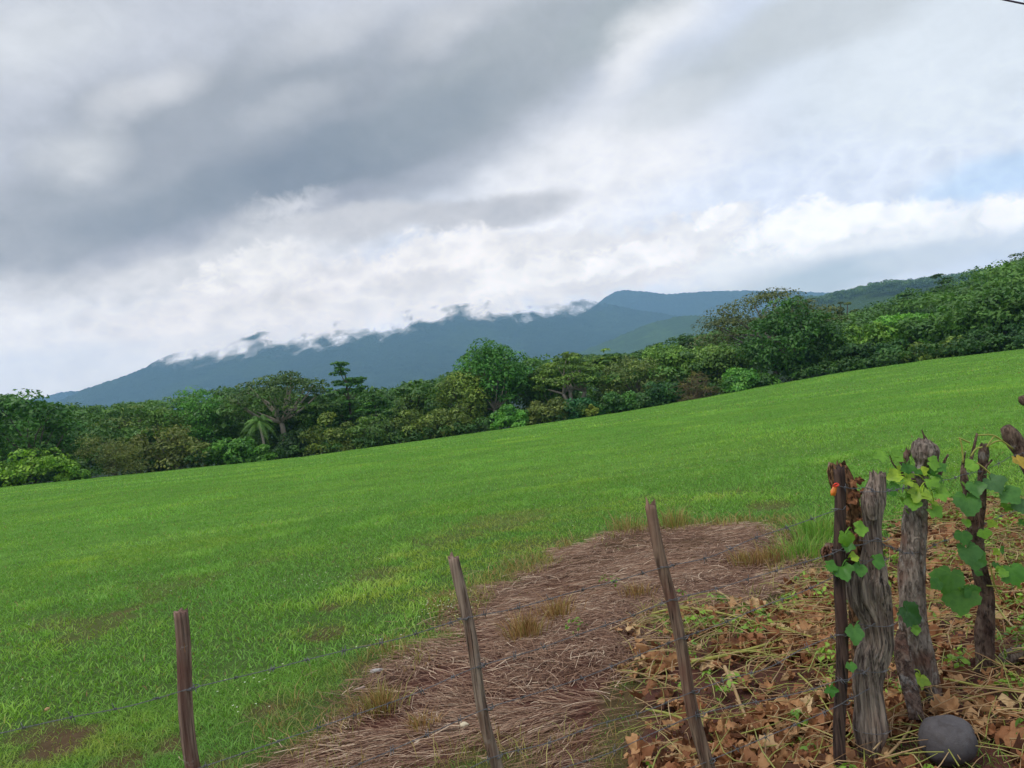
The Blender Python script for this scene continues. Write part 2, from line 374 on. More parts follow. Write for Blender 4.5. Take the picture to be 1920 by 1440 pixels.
def m_litter(x, y): return sstep(-0.08, 0.10, sdist(LITTER, x, y) + 0.35 * (fbm(np.asarray(x) * 2.5, np.asarray(y) * 2.5, oct=3, seed=31) - 0.5))
BARE = [(G(950, 975), 0.75, 0.6), (G(620, 1140), 0.14, 0.6), (G(610, 1190), 0.16, 0.6), (G(235, 1147), 0.14, 0.9), (G(95, 1400), 0.22, 0.85), (G(60, 1380), 0.16, 0.6), (G(330, 1395), 0.12, 0.7), (G(1440, 950), 0.3, 0.7), (G(1500, 975), 0.3, 0.6), (G(830, 1010), 0.5, 0.4), (G(700, 1080), 0.35, 0.45), (G(1000, 1420), 0.25, 0.65), (G(1130, 1425), 0.3, 0.7), (G(1190, 1330), 0.2, 0.8), (G(680, 1420), 0.2, 0.5), (G(220, 1440), 0.15, 0.7), (G(400, 1440), 0.1, 0.5)]
def m_bare(x, y):
    x = np.asarray(x, float); y = np.asarray(y, float); b = np.zeros(x.shape)
    n = fbm(x * 3.1, y * 3.1, oct=3, seed=41) - 0.5
    for p, r, s in BARE:
        d = np.hypot(x - p[0], (y - p[1]) * 0.75) / r + n * 0.9; b = np.maximum(b, s * sstep(1.1, 0.5, d))
    sp = fbm(x * 0.9, y * 0.9, oct=4, seed=51)
    return np.maximum(b, 0.6 * sstep(0.68, 0.76, sp) * sstep(14, 6, np.hypot(x, y)))

def ground_mat():
    m, t, bs, out = mat("ground_soil"); N = NT(t); p = N.pos()
    soil = N.mix(N.noise(p, 9, 6), lin(70, 40, 34), lin(112, 78, 66)); soil = N.mix(N.ramp(N.noise(p, 40, 4), 0.5, 0.75), soil, lin(92, 52, 43))
    under = N.mix(N.noise(p, 14, 5), lin(56, 78, 34), lin(88, 112, 52))
    far = N.mix(N.ramp(N.noise(N.scale(p, (0.25, 0.9, 1)), 1.0, 6, 0.6), 0.3, 0.7), lin(86, 124, 40), lin(104, 146, 52))
    far = N.mix(N.ramp(N.noise(p, 3.0, 5, 0.7), 0.4, 0.75), far, lin(72, 106, 36))
    c = N.mix(N.attr('soil'), under, soil); c = N.mix(N.attr('farfield'), c, far); c = N.mix(N.attr('wild'), c, lin(40, 58, 32))
    N.l(c, bs.inputs['Base Color']); rough(bs, 0.95, 0.1)
    N.l(N.bump(N.noise(p, 30, 6, 0.65), 0.6, 0.03), bs.inputs['Normal']); return m
def build_ground():
    rr = np.concatenate([[0.0], np.geomspace(0.4, 9, 190), np.geomspace(9.15, 130, 170), np.geomspace(134, 7050, 66)])
    th = np.concatenate([np.linspace(-0.85, 0.85, 360), np.linspace(0.85, 2 * math.pi - 0.85, 72)[1:-1]]); n = len(th)
    R, T = np.meshgrid(rr, th, indexing='ij'); X = R * np.sin(T); Y = R * np.cos(T); x, y = X.ravel(), Y.ravel(); z = terrain(x, y)
    i, j = np.meshgrid(np.arange(len(rr) - 1), np.arange(n), indexing='ij'); j2 = (j + 1) % n
    Q = np.stack([i * n + j, i * n + j2, (i + 1) * n + j2, (i + 1) * n + j], -1).reshape(-1, 4)[:, ::-1]
    r = np.hypot(x, y)
    soil = np.maximum(np.maximum(m_straw(x, y), m_litter(x, y)), m_bare(x, y) * 0.9); soil = np.maximum(soil, sstep(2.6, 1.2, r))
    o = mesh("ground", np.stack([x, y, z], -1), Q, ground_mat(), None, {'soil': soil, 'farfield': sstep(5, 18, r), 'wild': sstep(R_EDGE + 1, R_EDGE + 6, r)}, True)
    tag(o, "gently falling grass field with a bare reddish soil patch by the fence", "ground", None, 'structure')
build_ground()

# ------------------------------------------------------------------ mountains and hills
def forest_mat(name, a, b, sc):
    m, t, bs, out = mat(name); N = NT(t); p = N.pos()
    c = N.mix(N.noise(p, sc, 6, 0.65), a, b); c = N.mix(N.ramp(N.noise(p, sc * 0.12, 4), 0.45, 0.7), c, N.mix(1.0, c, (1.35, 1.3, 1.1), 'MULTIPLY'))
    N.l(c, bs.inputs['Base Color']); rough(bs, 1.0, 0.0)
    N.l(N.bump(N.noise(p, sc * 1.6, 4, 0.7), 1.0, 1.2 / sc), bs.inputs['Normal']); return m
def range_mesh(name, sky, r_foot, r_top, r_back, mt, label, cat, rugged, seed, tree=0.0, z_foot=-10, scallop=None, steep=1.8):
    ax = np.array([azel(*p)[0] for p in sky]); hz = np.array([CAMZ + math.tan(azel(*p)[1]) * r_top for p in sky])
    nA, nR = (1500, 130) if mt is M_CLOUDED else (900, 46); th = np.linspace(ax[0], ax[-1], nA); H = np.interp(th, ax, hz)
    H = H + tree * (vnoise(th * r_top / 9, th * 0, seed=seed + 7) - 0.3) + tree * 0.7 * (vnoise(th * r_top / 30, th * 0, seed=seed + 8) - 0.5)
    if scallop:
        q = th * r_top; w = sstep(azel(scallop[0], 650)[0], azel(scallop[0] + 60, 640)[0], th) * sstep(azel(scallop[1], 570)[0], azel(scallop[1] - 60, 570)[0], th)
        for wl_, am in ((210, 34), (84, 18), (40, 8)): H = H - w * am * (np.abs(2 * vnoise(q / wl_, q * 0, seed=int(wl_)) - 1) - 0.3)
    s = np.concatenate([np.linspace(0, 1, nR), np.linspace(1, 2, 14)[1:]])
    k = np.ones(41) / 41; Hs = np.convolve(np.pad(H, 20, mode='edge'), k, 'valid')
    S, T = np.meshgrid(s, th, indexing='ij'); Hm = Hs[None] + (H - Hs)[None] * np.clip(1 - np.abs(1 - S) * 5, 0, 1) ** 1.5; R = np.where(S <= 1, r_foot + (r_top - r_foot) * S, r_top + (r_back - r_top) * (S - 1))
    prof = np.where(S <= 1, (0.35 if steep < 2 else 0.2) * S + (0.65 if steep < 2 else 0.8) * S ** steep, 1 - 0.8 * (S - 1) ** 1.3)
    X, Y = R * np.sin(T), R * np.cos(T)
    g = (1 - np.abs(2 * fbm(X / rugged, Y / rugged, oct=4, seed=seed) - 1)) - 0.6
    Z = z_foot + (Hm - z_foot) * prof + g * rugged * 0.16 * np.sin(np.clip(S, 0, 1) * math.pi) * np.clip(H[None] / np.max(hz), 0, 1)
    Z = np.where(S > 1, np.minimum(Z, Hm), Z)
    n = nA; i, j = np.meshgrid(np.arange(len(s) - 1), np.arange(n - 1), indexing='ij')
    Q = np.stack([i * n + j, i * n + j + 1, (i + 1) * n + j + 1, (i + 1) * n + j], -1).reshape(-1, 4)
    o = mesh(name, np.stack([X.ravel(), Y.ravel(), Z.ravel()], -1), Q, mt, None, {'veil': veil_of(X.ravel(), Y.ravel(), Z.ravel())} if mt is M_CLOUDED else None, True)
    return tag(o, label, cat, None, 'structure')
# low cloud swallows the main mountain above this line: its surface thins out there and the cloud behind takes over
CLOUD_BASE = [(200, 640), (290, 655), (340, 660), (400, 655), (460, 648), (520, 638), (570, 637), (610, 632), (650, 621), (700, 612), (740, 605), (790, 592), (850, 580), (890, 579), (940, 584), (1000, 579), (1060, 567), (1110, 560), (1150, 548), (1220, 530), (1400, 500)]
CLOUD_R = 4600.0
def veil_of(X, Y, Z):
    ca = np.array([azel(*p)[0] for p in CLOUD_BASE]); cz = np.array([CAMZ + math.tan(azel(*p)[1]) * CLOUD_R for p in CLOUD_BASE]); px = CLOUD_R / FPX
    th = np.arctan2(X, Y); v = (Z - np.interp(th, ca, cz)) / px
    for (x, y, rx, ry, amp) in [(486, 619, 32, 13, -34), (474, 632, 16, 10, -24), (632, 606, 14, 16, -26), (757, 582, 20, 10, -28), (850, 574, 34, 12, -26), (917, 566, 9, 12, -24), (990, 560, 9, 9, -20), (560, 625, 20, 8, -16), (1075, 563, 14, 8, -20),
                                (812, 593, 24, 9, 34), (752, 600, 16, 10, 30), (904, 592, 10, 7, 26), (500, 612, 14, 4, 30), (472, 622, 9, 5, 26), (642, 614, 14, 5, 26), (930, 586, 14, 7, 24), (715, 618, 16, 6, 20)]:
        a, e = azel(x, y); d = ((th - a) * FPX / rx) ** 2 + ((Z - CAMZ - math.tan(e) * CLOUD_R) / px / ry) ** 2; v = v + amp * np.exp(-d)
    return v
def veil(m):
    t = m.node_tree; N = NT(t); out = [n for n in t.nodes if n.type == 'OUTPUT_MATERIAL'][0]; bs = [n for n in t.nodes if n.type == 'BSDF_PRINCIPLED'][0]; p = N.pos()
    n1 = N.math('MULTIPLY', N.math('SUBTRACT', N.noise(N.scale(p, (1, 0.5, 1)), 0.011, 7, 0.58, 0.6), 0.5), 72.0)
    vo = N.n('ShaderNodeTexVoronoi', feature='SMOOTH_F1'); N.l(N.scale(p, (1, 0.4, 1)), vo.inputs['Vector']); vo.inputs['Scale'].default_value = 0.012
    n2 = N.math('MULTIPLY', N.math('SUBTRACT', 0.42, vo.outputs['Distance']), 26.0)
    f = N.ramp(N.math('ADD', N.math('ADD', N.attr('veil'), n1), n2), -31.0, 4.0)
    tp = N.n('ShaderNodeBsdfTransparent'); mx = N.n('ShaderNodeMixShader'); N.l(f, mx.inputs[0]); N.l(bs.outputs[0], mx.inputs[1]); N.l(tp.outputs[0], mx.inputs[2]); N.l(mx.outputs[0], out.inputs[0])
    return m
M_MTN = forest_mat("mountain_forest", lin(34, 54, 40), lin(82, 104, 66), 0.02)
M_CLOUDED = veil(forest_mat("clouded_mountain_forest", lin(34, 54, 40), lin(82, 104, 66), 0.02))
M_HILL = forest_mat("hill_forest", lin(48, 72, 38), lin(98, 124, 62), 0.08)
range_mesh("mountain", [(-260, 850), (-60, 800), (60, 778), (120, 747), (160, 729), (230, 706), (272, 690), (300, 672), (330, 662), (400, 640), (450, 618), (482, 606), (510, 609), (560, 604), (600, 588), (630, 577), (660, 584), (710, 580), (760, 560), (800, 562), (850, 552), (905, 538), (940, 546), (990, 541), (1030, 556), (1062, 560), (1100, 561), (1132, 568), (1200, 582), (1270, 592), (1330, 603), (1500, 660), (1700, 700)],
           2400, 4800, 5900, M_CLOUDED, "main blue forested mountain with its top hidden in low cloud", "mountain", 670, 3, 6.0, -10, None, 3.0)
range_mesh("mountain", [(980, 640), (1080, 600), (1130, 562), (1150, 548), (1170, 544), (1215, 547), (1250, 552), (1290, 549), (1340, 546), (1400, 545), (1480, 546), (1560, 549), (1700, 556), (1900, 570), (2200, 600)],
           5000, 6240, 6640, M_MTN, "paler second mountain ridge showing beyond the main mountain", "mountain", 670, 13, 7.0)
range_mesh("mountain", [(-300, 790), (-100, 765), (40, 752), (85, 744), (110, 736), (140, 733), (200, 742), (300, 760)], 6080, 6480, 6720, M_MTN, "faintest pale ridge past the low end of the main mountain", "mountain", 480, 23, 7.0)
range_mesh("hill", [(940, 700), (1040, 680), (1090, 660), (1150, 636), (1200, 614), (1240, 601), (1285, 592), (1330, 594), (1400, 600), (1500, 612), (1700, 640)], 2000, 3200, 3600, M_HILL, "rounded dark blue green hill in front of the mountain", "hill", 560, 33, 6.0)
range_mesh("hill", [(1380, 610), (1470, 575), (1535, 560), (1580, 547), (1640, 532), (1700, 528), (1760, 520), (1850, 508), (2000, 492), (2300, 470)], 900, 1800, 2200, M_HILL, "wooded hill with a row of flat treetops along its crest", "hill", 420, 43, 4.0)

# ------------------------------------------------------------------ the air
def build_haze():
    a, lo, hi = HAZE_HALF, -13.0, HAZE_TOP
    V = np.array([(x, y, z) for z in (lo, hi) for y in (-a, a) for x in (-a, a)], float)
    F = np.array([(0, 2, 3, 1), (4, 5, 7, 6), (0, 1, 5, 4), (2, 6, 7, 3), (0, 4, 6, 2), (1, 3, 7, 5)])
    m = bpy.data.materials.new("air"); m.use_nodes = True; t = m.node_tree; t.nodes.clear()
    out = t.nodes.new('ShaderNodeOutputMaterial'); v = t.nodes.new('ShaderNodeVolumePrincipled')
    v.inputs['Color'].default_value = (0.40, 0.685, 1.0, 1); v.inputs['Density'].default_value = HAZE; v.inputs['Anisotropy'].default_value = 0.0
    t.links.new(v.outputs[0], out.inputs['Volume'])
    tag(mesh("haze", V, F, m), "thin bluish air over the valley", "haze", None, 'stuff')
build_haze()

# ------------------------------------------------------------------ trees
def leaf_faces(rng, C, rc, per, leaf, flat=0.7, up=0.7, jitter=0.5, shell=0.75):
    """leaf-sized faces in clumps: C (n,3) clump centres, rc (n,) clump radii"""
    n = len(C); k = np.repeat(np.arange(n), per); N = len(k)
    d = unit(rng.normal(size=(N, 3))); d[:, 2] = np.where(rng.random(N) < 0.65, np.abs(d[:, 2]), d[:, 2])
    rr = rc[k] * (shell + (1.06 - shell) * rng.random(N)) ** 1.0
    p = C[k] + d * rr[:, None] * np.array([1, 1, flat])
    nr = unit(d * 0.8 + np.array([0, 0, up]) + rng.normal(size=(N, 3)) * jitter)
    t = unit(np.cross(nr, rng.normal(size=(N, 3)))); b = np.cross(nr, t)
    L = leaf * (0.6 + 0.8 * rng.random(N))[:, None]; W = L * (0.42 + 0.2 * rng.random(N))[:, None]
    V = np.stack([p - t * L / 2, p + b * W / 2 + t * L * 0.05, p + t * L / 2 - nr * L * 0.12, p - b * W / 2 + t * L * 0.05], 1).reshape(-1, 3)
    F = np.arange(4 * N).reshape(N, 4)
    ct = rng.random(n)
    tint = np.clip(0.55 * ct[k] + 0.45 * rng.random(N), 0, 1)
    return V, F, np.repeat(tint, 4)
def bulge(rng):
    """low-frequency lumps on a crown"""
    ph = rng.random((6, 3)) * 6.28; ax = unit(rng.normal(size=(6, 3)))
    return lambda d: 1 + 0.13 * sum(np.sin(d @ ax[i] * (2.2 + i * 0.9) + ph[i, 0]) for i in range(6)) / 1.6
def limb_tubes(rng, mb, start, ends, r0, sag=0.15, tip=0.25):
    for e in ends:
        L = np.linalg.norm(e - start); m = (start + e) / 2 + rng.normal(size=3) * L * 0.07; m[2] -= sag * L * rng.random()
        V, F = tube(spline([start, m, e], 7), np.linspace(r0, r0 * tip, 7), 5, cap=False); mb.add(V, F)
TRUNK_GREY, TRUNK_PALE, TRUNK_BROWN = lin(120, 110, 98), lin(176, 164, 148), lin(104, 86, 68)
def spot(cx, ytop, ybase, dist):
    """ground point and heights for a tree seen at those photo heights"""
    a, et = azel(cx, ytop); am, _ = azel(cx + 0.06 * (ybase - ytop), (ytop + ybase) / 2)
    x, y = math.sin(am) * dist, math.cos(am) * dist; zb = float(terrain(x, y)); zt = CAMZ + math.tan(et) * dist
    return np.array([x, y, zb]), max(zt - zb, 1.0)
def tree(kind, cx, ytop, width, dist, col, label, seed, bark=TRUNK_GREY, ybase=None, name=None, group=None, sparse=1.0, leaf=None):
    rng = np.random.default_rng(seed); yb = edge_y(cx) if ybase is None else ybase
    b, H = spot(cx, ytop, yb, dist); W = width * dist / 1500 / 2
    bush = kind in ('bush', 'feather', 'thicket')
    nm = name or {'dense': 'broadleaf_tree', 'bush': 'bush', 'feather': 'bush', 'umbrella': 'umbrella_tree', 'tier': 'tiered_tree', 'palm': 'palm_tree', 'thicket': 'bare_thicket', 'tall': 'broadleaf_tree'}[kind]
    r = root(nm, b, label, 'bush' if bush else ('palm' if kind == 'palm' else 'tree'), group)
    mb = MB(); col = tuple(col)
    if kind in ('dense', 'tall'):
        lo = 0.05 if kind == 'dense' else 0.22
        c = b + np.array([0, 0, H * (0.5 + lo / 2)]); rad = np.array([W, W * 0.8, H * (0.5 - lo / 2)]); f = bulge(rng)
        n = int(70 * sparse); d = unit(rng.normal(size=(n, 3))); q = (0.5 + 0.5 * rng.random(n)) ** 0.6
        sc = rad * 0.86; C = c + d * sc * (q * f(d))[:, None]
        if kind == 'dense': C[:, :2] = b[:2] + (C[:, :2] - b[:2]) * (0.85 + 0.15 * np.clip((C[:, 2:3] - b[2]) / H, 0, 1))
        rc = min(W, H / 2) * (0.2 + 0.2 * rng.random(n)); lf = leaf or 0.42
        V, F, T = leaf_faces(rng, C, rc, int(95), lf, 0.72, 0.55)
        hub = b + np.array([rng.normal() * 0.2, 0, H * (0.30 if kind == 'dense' else 0.27)]); r0 = 0.042 * H * 0.55
        Vt, Ft = tube(spline([b - [0, 0, 0.4], (b + hub) / 2 + rng.normal(size=3) * [0.15, 0.15, 0], hub], 7), np.linspace(r0 * 1.3, r0, 7), 8); mb.add(Vt, Ft)
        k = rng.choice(n, min(16, n), replace=False); limb_tubes(rng, mb, hub, C[k], r0 * 0.55)
    elif kind == 'umbrella':
        n = int(58 * sparse); a = rng.random(n) * 6.283; q = np.sqrt(rng.random(n)); h = H * (0.97 - 0.30 * q ** 2.2 - 0.16 * rng.random(n))
        low = rng.random(n) < 0.2; h = np.where(low, h - H * 0.22 * rng.random(n), h)
        C = b + np.stack([np.cos(a) * q * W * 0.93, np.sin(a) * q * W * 0.8, h - W * 0.06], -1)
        rc = W * (0.13 + 0.15 * rng.random(n)); V, F, T = leaf_faces(rng, C, rc, 85, leaf or 0.36, 0.36, 0.8)
        r0 = 0.028 * H; ns = 3 if 'several' in label else 1
        for s in range(ns):
            off = np.array([(s - (ns - 1) / 2) * 0.9, 0, 0]); hub = b + off * 1.6 + np.array([rng.normal() * 0.4, 0, H * 0.42])
            Vt, Ft = tube(spline([b + off * 0.3 - [0, 0, 0.4], (b + hub) / 2 + rng.normal(size=3) * [0.2, 0.2, 0], hub], 8), np.linspace(r0 * 1.2, r0 * 0.85, 8), 8); mb.add(Vt, Ft)
            k = rng.choice(n, 20 // ns, replace=False); limb_tubes(rng, mb, hub, C[k], r0 * 0.6, 0.05)
    elif kind == 'tier':
        Cs = []; rcs = []; hub = b + np.array([0, 0, H * 0.9])
        for i, (hh, ww) in enumerate([(0.97, 0.35), (0.84, 0.75), (0.72, 1.0), (0.56, 0.75), (0.40, 0.8), (0.2, 0.9)]):
            n = int(5 + 9 * ww); a = rng.random(n) * 6.283; q = np.sqrt(rng.random(n)) * ww * W * 0.9
            Cs.append(b + np.stack([np.cos(a) * q + rng.normal() * W * 0.08, np.sin(a) * q, H * (hh + 0.04 * rng.normal(size=n))], -1)); rcs.append(W * (0.18 + 0.14 * rng.random(n)))
        C = np.concatenate(Cs); V, F, T = leaf_faces(rng, C, np.concatenate(rcs), 80, leaf or 0.38, 0.3, 0.8)
        Vt, Ft = tube(spline([b - [0, 0, 0.4], b + [0.1, 0, H * 0.5], hub], 8), np.linspace(0.02 * H, 0.006 * H, 8), 7); mb.add(Vt, Ft)
        k = rng.choice(len(C), 14, replace=False)
        for e in C[k]: limb_tubes(rng, mb, b + np.array([0, 0, (e[2] - b[2]) * 0.85]), [e], 0.008 * H, 0)
    elif kind in ('bush', 'feather'):
        n = int(38 * sparse); d = unit(rng.normal(size=(n, 3))); d[:, 2] = np.abs(d[:, 2]); f = bulge(rng)
        C = b + d * np.array([W * 0.88, W * 0.7, H * 0.84]) * ((0.45 + 0.55 * rng.random(n)) * f(d))[:, None]
        C[:, 2] += H * 0.04; m = min(W, H)
        if kind == 'bush': V, F, T = leaf_faces(rng, C, m * (0.2 + 0.2 * rng.random(n)), 95, leaf or 0.38, 0.65, 0.5)
        else: V, F, T = leaf_faces(rng, C, m * (0.2 + 0.2 * rng.random(n)), 230, leaf or 0.17, 0.8, 0.2, 1.0, 0.3)
        k = rng.choice(n, min(14, n), replace=False); limb_tubes(rng, mb, b - [0, 0, 0.2], C[k] + [0, 0, 0.2 * m], 0.05 if kind == 'bush' else 0.035, 0.0, 0.3)
    elif kind == 'thicket':
        n = 26; d = unit(rng.normal(size=(n, 3))); d[:, 2] = np.abs(d[:, 2]); C = b + d * np.array([W, W * 0.7, H]) * (0.4 + 0.6 * rng.random(n))[:, None]
        limb_tubes(rng, mb, b - [0, 0, 0.2], C, 0.06, 0.1, 0.3)
        for _ in range(260):
            s = C[rng.integers(n)] * 0.6 + (b + [0, 0, 0.3]) * 0.4 if rng.random() < 0.4 else C[rng.integers(n)]
            e = s + rng.normal(size=3) * np.array([0.9, 0.7, 0.6]); e[2] = max(e[2], b[2])
            Vt, Ft = tube(np.array([s, (s + e) / 2 + rng.normal(size=3) * 0.1, e]), [0.03, 0.022, 0.01], 4, cap=False); mb.add(Vt, Ft)
        V, F, T = leaf_faces(rng, C, np.full(n, 0.6), 50, 0.16, 0.7, 0.3, 1.0, 0.2)
    elif kind == 'palm':
        top = b + np.array([-0.25, 0, H * 0.78]); pp = spline([b - [0, 0, 0.3], b + [0.05, 0, H * 0.4], top], 24)
        Vt, Ft = tube(pp, np.linspace(0.17, 0.12, 24) * (1 + 0.08 * (np.arange(24) % 2)), 10); mb.add(Vt, Ft)
        fr = 22
        for i in range(fr):
            a = i * 2.399 + rng.normal() * 0.1; el = 1.15 - 1.5 * (i / fr) + rng.normal() * 0.1; L = W * (1.15 + 0.25 * rng.random())
            h = np.array([math.cos(a), math.sin(a), 0]); s = np.linspace(0, 1, 22)
            R = top + h * (L * s * math.cos(el) * 0.9)[:, None] + np.array([0, 0, 1]) * (L * (s * math.sin(el) * 1.0 - 0.85 * s ** 2.2))[:, None]
            fm = MB(); Vr, Fr = tube(R, np.linspace(0.03, 0.008, 22), 4, cap=False); fm.add(Vr, Fr, 0.6)
            side = np.cross(h, [0, 0, 1]); tg = unit(np.gradient(R, axis=0))
            for sg in (-1, 1):
                l = 0.75 * np.sin(np.clip(s * 1.05 + 0.08, 0, 1) * math.pi) ** 0.6 * L / 2.6
                tipp = R + (side * sg * 0.62 + tg * 0.55 + np.array([0, 0, -0.45])) * l[:, None]
                w = tg * 0.05; Vl = np.stack([R - w, R + w, tipp], 1).reshape(-1, 3); fm.add(Vl, np.arange(len(Vl)).reshape(-1, 3), rng.random())
            fm.build('frond', M_FOL, r, False, col)
        mb.build('trunk', M_TBARK, r, True, bark); return r
    # keep foliage above the ground
    mesh('crown' if not bush else 'foliage', V, F, M_FOL, r, {'tint': T}, False, col)
    mb.build('trunk' if not bush else ('branch' if kind == 'thicket' else 'stem'), M_TBARK, r, True, bark)
    return r

def fol(r, g, b): return lin(r, g, b, FOLK)
FOLK = 2.0
_n = 100
def T(kind, cx, ytop, width, dist, col, label, **kw):
    global _n; _n += 1
    return tree(kind, cx, ytop, width, dist, fol(*col), label, _n, **kw)
T('dense', 52, 733, 215, 96, (48, 82, 36), "dark green big-leaved tree past the low end of the mountain", leaf=0.5)
T('bush', 48, 832, 140, 91, (84, 116, 42), "bright yellow green shrub at the foot of the big-leaved dark tree")
T('bush', 128, 858, 60, 90, (84, 118, 44), "small lime shrub between the bright yellow green shrub and the feathery brown bush")
T('feather', 205, 795, 130, 92, (80, 90, 54), "feathery brown bush beside the big-leaved dark tree")
T('bush', 322, 782, 140, 93, (74, 84, 44), "olive brown twiggy bush with a pale leaning stem", bark=TRUNK_PALE)
T('umbrella', 245, 750, 175, 118, (82, 102, 52), "low flat-topped olive tree standing behind the feathery brown bush")
T('dense', 372, 720, 115, 103, (62, 104, 46), "slender airy green tree beside the broad dark umbrella tree", leaf=0.3)
T('dense', 300, 757, 110, 106, (70, 98, 46), "rounded olive green tree behind the twiggy olive brown bush", leaf=0.34)
T('umbrella', 512, 684, 205, 100, (54, 76, 36), "broad dark umbrella tree with pale limbs above the palm", bark=TRUNK_PALE, sparse=1.3)
T('palm', 486, 770, 70, 93.5, (62, 92, 44), "small palm with a slim pale trunk and drooping fronds", bark=TRUNK_PALE)
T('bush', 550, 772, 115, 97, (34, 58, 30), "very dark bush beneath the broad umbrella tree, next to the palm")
T('bush', 432, 812, 110, 91.5, (62, 100, 42), "bright green low bush on the field edge just before the palm")
T('bush', 480, 838, 50, 90.5, (62, 98, 40), "tiny green shrub at the foot of the palm trunk")
T('tier', 645, 684, 92, 104, (48, 84, 38), "tall tiered tree with stacked flat layers beside the broad umbrella tree")
T('tier', 700, 740, 80, 99, (54, 92, 42), "short tiered tree at the shoulder of the tall tiered tree")
T('bush', 610, 786, 105, 93, (76, 92, 42), "olive bush on the field edge below the tall tiered tree")
T('bush', 690, 778, 115, 92.5, (62, 86, 40), "mid green bush on the field edge below the short tiered tree")
T('bush', 768, 760, 115, 94, (74, 92, 42), "olive green bush at the dip in the treetops")
T('dense', 770, 722, 90, 112, (64, 88, 40), "low treetop filling the dip where the far valley shows")
T('bush', 832, 744, 115, 93, (76, 92, 46), "olive tan bush on the field edge before the tallest rounded tree")
T('tall', 915, 636, 150, 99, (54, 94, 42), "tallest rounded tree with a pale forked trunk", bark=TRUNK_PALE, sparse=1.2)
T('dense', 862, 688, 125, 98, (88, 108, 52), "light olive tree leaning on the tallest rounded tree")
T('dense', 905, 650, 120, 104, (56, 92, 44), "dark shoulder tree right behind the tallest rounded tree")
T('bush', 955, 745, 85, 91, (68, 112, 46), "bright leafy green shrub below the forked pale trunk")
T('bush', 1012, 735, 95, 92, (74, 86, 46), "brown olive bush between the bright leafy shrub and the slanting trunks")
T('umbrella', 1062, 655, 155, 99, (74, 98, 44), "umbrella tree on several slanting pale trunks", bark=TRUNK_PALE, sparse=1.2)
T('umbrella', 1132, 648, 80, 108, (80, 106, 46), "small flat treetop beside the tree on slanting trunks")
T('bush', 1088, 735, 85, 92.5, (36, 78, 46), "blue green dark bush in front of the slanting trunks")
T('dense', 1104, 760, 40, 90, (104, 118, 56), "small yellowish sapling alone on the field edge", leaf=0.24, sparse=0.5)
T('dense', 1180, 664, 135, 99, (78, 94, 54), "greyish brown olive tree between the slanting trunks and the bare thicket", leaf=0.3)
T('bush', 1160, 730, 105, 92, (52, 88, 40), "green bush at the foot of the greyish brown olive tree")
T('bush', 1238, 714, 95, 92, (40, 72, 38), "dark green bush just before the bare thicket")
T('dense', 1255, 640, 115, 103, (78, 108, 50), "light green tree below the rounded blue hill")
T('dense', 1282, 622, 50, 112, (44, 70, 36), "small dark round treetop against the rounded blue hill")
T('thicket', 1303, 694, 78, 91, (84, 86, 52), "tangle of bare brown branches on the field edge", bark=lin(124, 108, 84))
T('dense', 1345, 636, 125, 100, (72, 98, 48), "olive green tree behind the tangle of bare branches")
T('umbrella', 1428, 534, 275, 112, (62, 72, 44), "widest sparse umbrella tree with bare grey limbs against the pale ridge", sparse=1.9, ybase=650, bark=lin(140, 132, 124))
T('dense', 1475, 576, 195, 96, (44, 76, 34), "big dark rounded tree standing out onto the field", leaf=0.44, sparse=1.4)
T('bush', 1388, 672, 105, 92, (66, 108, 48), "bright bush between the bare branches and the big dark rounded tree")
T('dense', 1612, 598, 135, 100, (78, 110, 46), "light green tree beside the big dark rounded tree")
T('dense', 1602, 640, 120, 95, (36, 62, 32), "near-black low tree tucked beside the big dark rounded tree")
T('dense', 1692, 580, 145, 103, (72, 114, 46), "vivid green tree midway up the wooded rise")
T('bush', 1662, 640, 125, 94, (44, 76, 38), "deep green bush on the field edge below the vivid green tree")
T('dense', 1792, 560, 155, 104, (60, 96, 42), "mid green tree on the rise above the tan bush")
T('bush', 1750, 628, 125, 94, (76, 96, 46), "tan olive bush on the upper field edge")
T('dense', 1872, 540, 155, 103, (54, 86, 40), "dark olive tree high on the rise")
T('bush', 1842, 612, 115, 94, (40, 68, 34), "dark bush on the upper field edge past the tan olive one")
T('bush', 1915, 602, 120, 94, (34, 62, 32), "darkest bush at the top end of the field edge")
T('dense', 1722, 538, 150, 140, (56, 88, 42), "rounded dark treetop behind the vivid green tree")
T('dense', 1806, 512, 140, 152, (46, 76, 38), "dark treetop near the crest of the wooded rise")
T('dense', 1890, 494, 150, 146, (66, 104, 46), "light green treetop on the crest of the wooded rise")
T('umbrella', 1915, 466, 110, 158, (54, 74, 42), "airy umbrella treetop highest on the crest", sparse=0.8)
T('dense', 1640, 556, 120, 135, (58, 88, 44), "olive treetop where the wooded rise meets the far wooded hill")
T('umbrella', 1578, 552, 60, 150, (58, 74, 44), "small dark umbrella treetop beside the widest sparse tree", sparse=0.6)

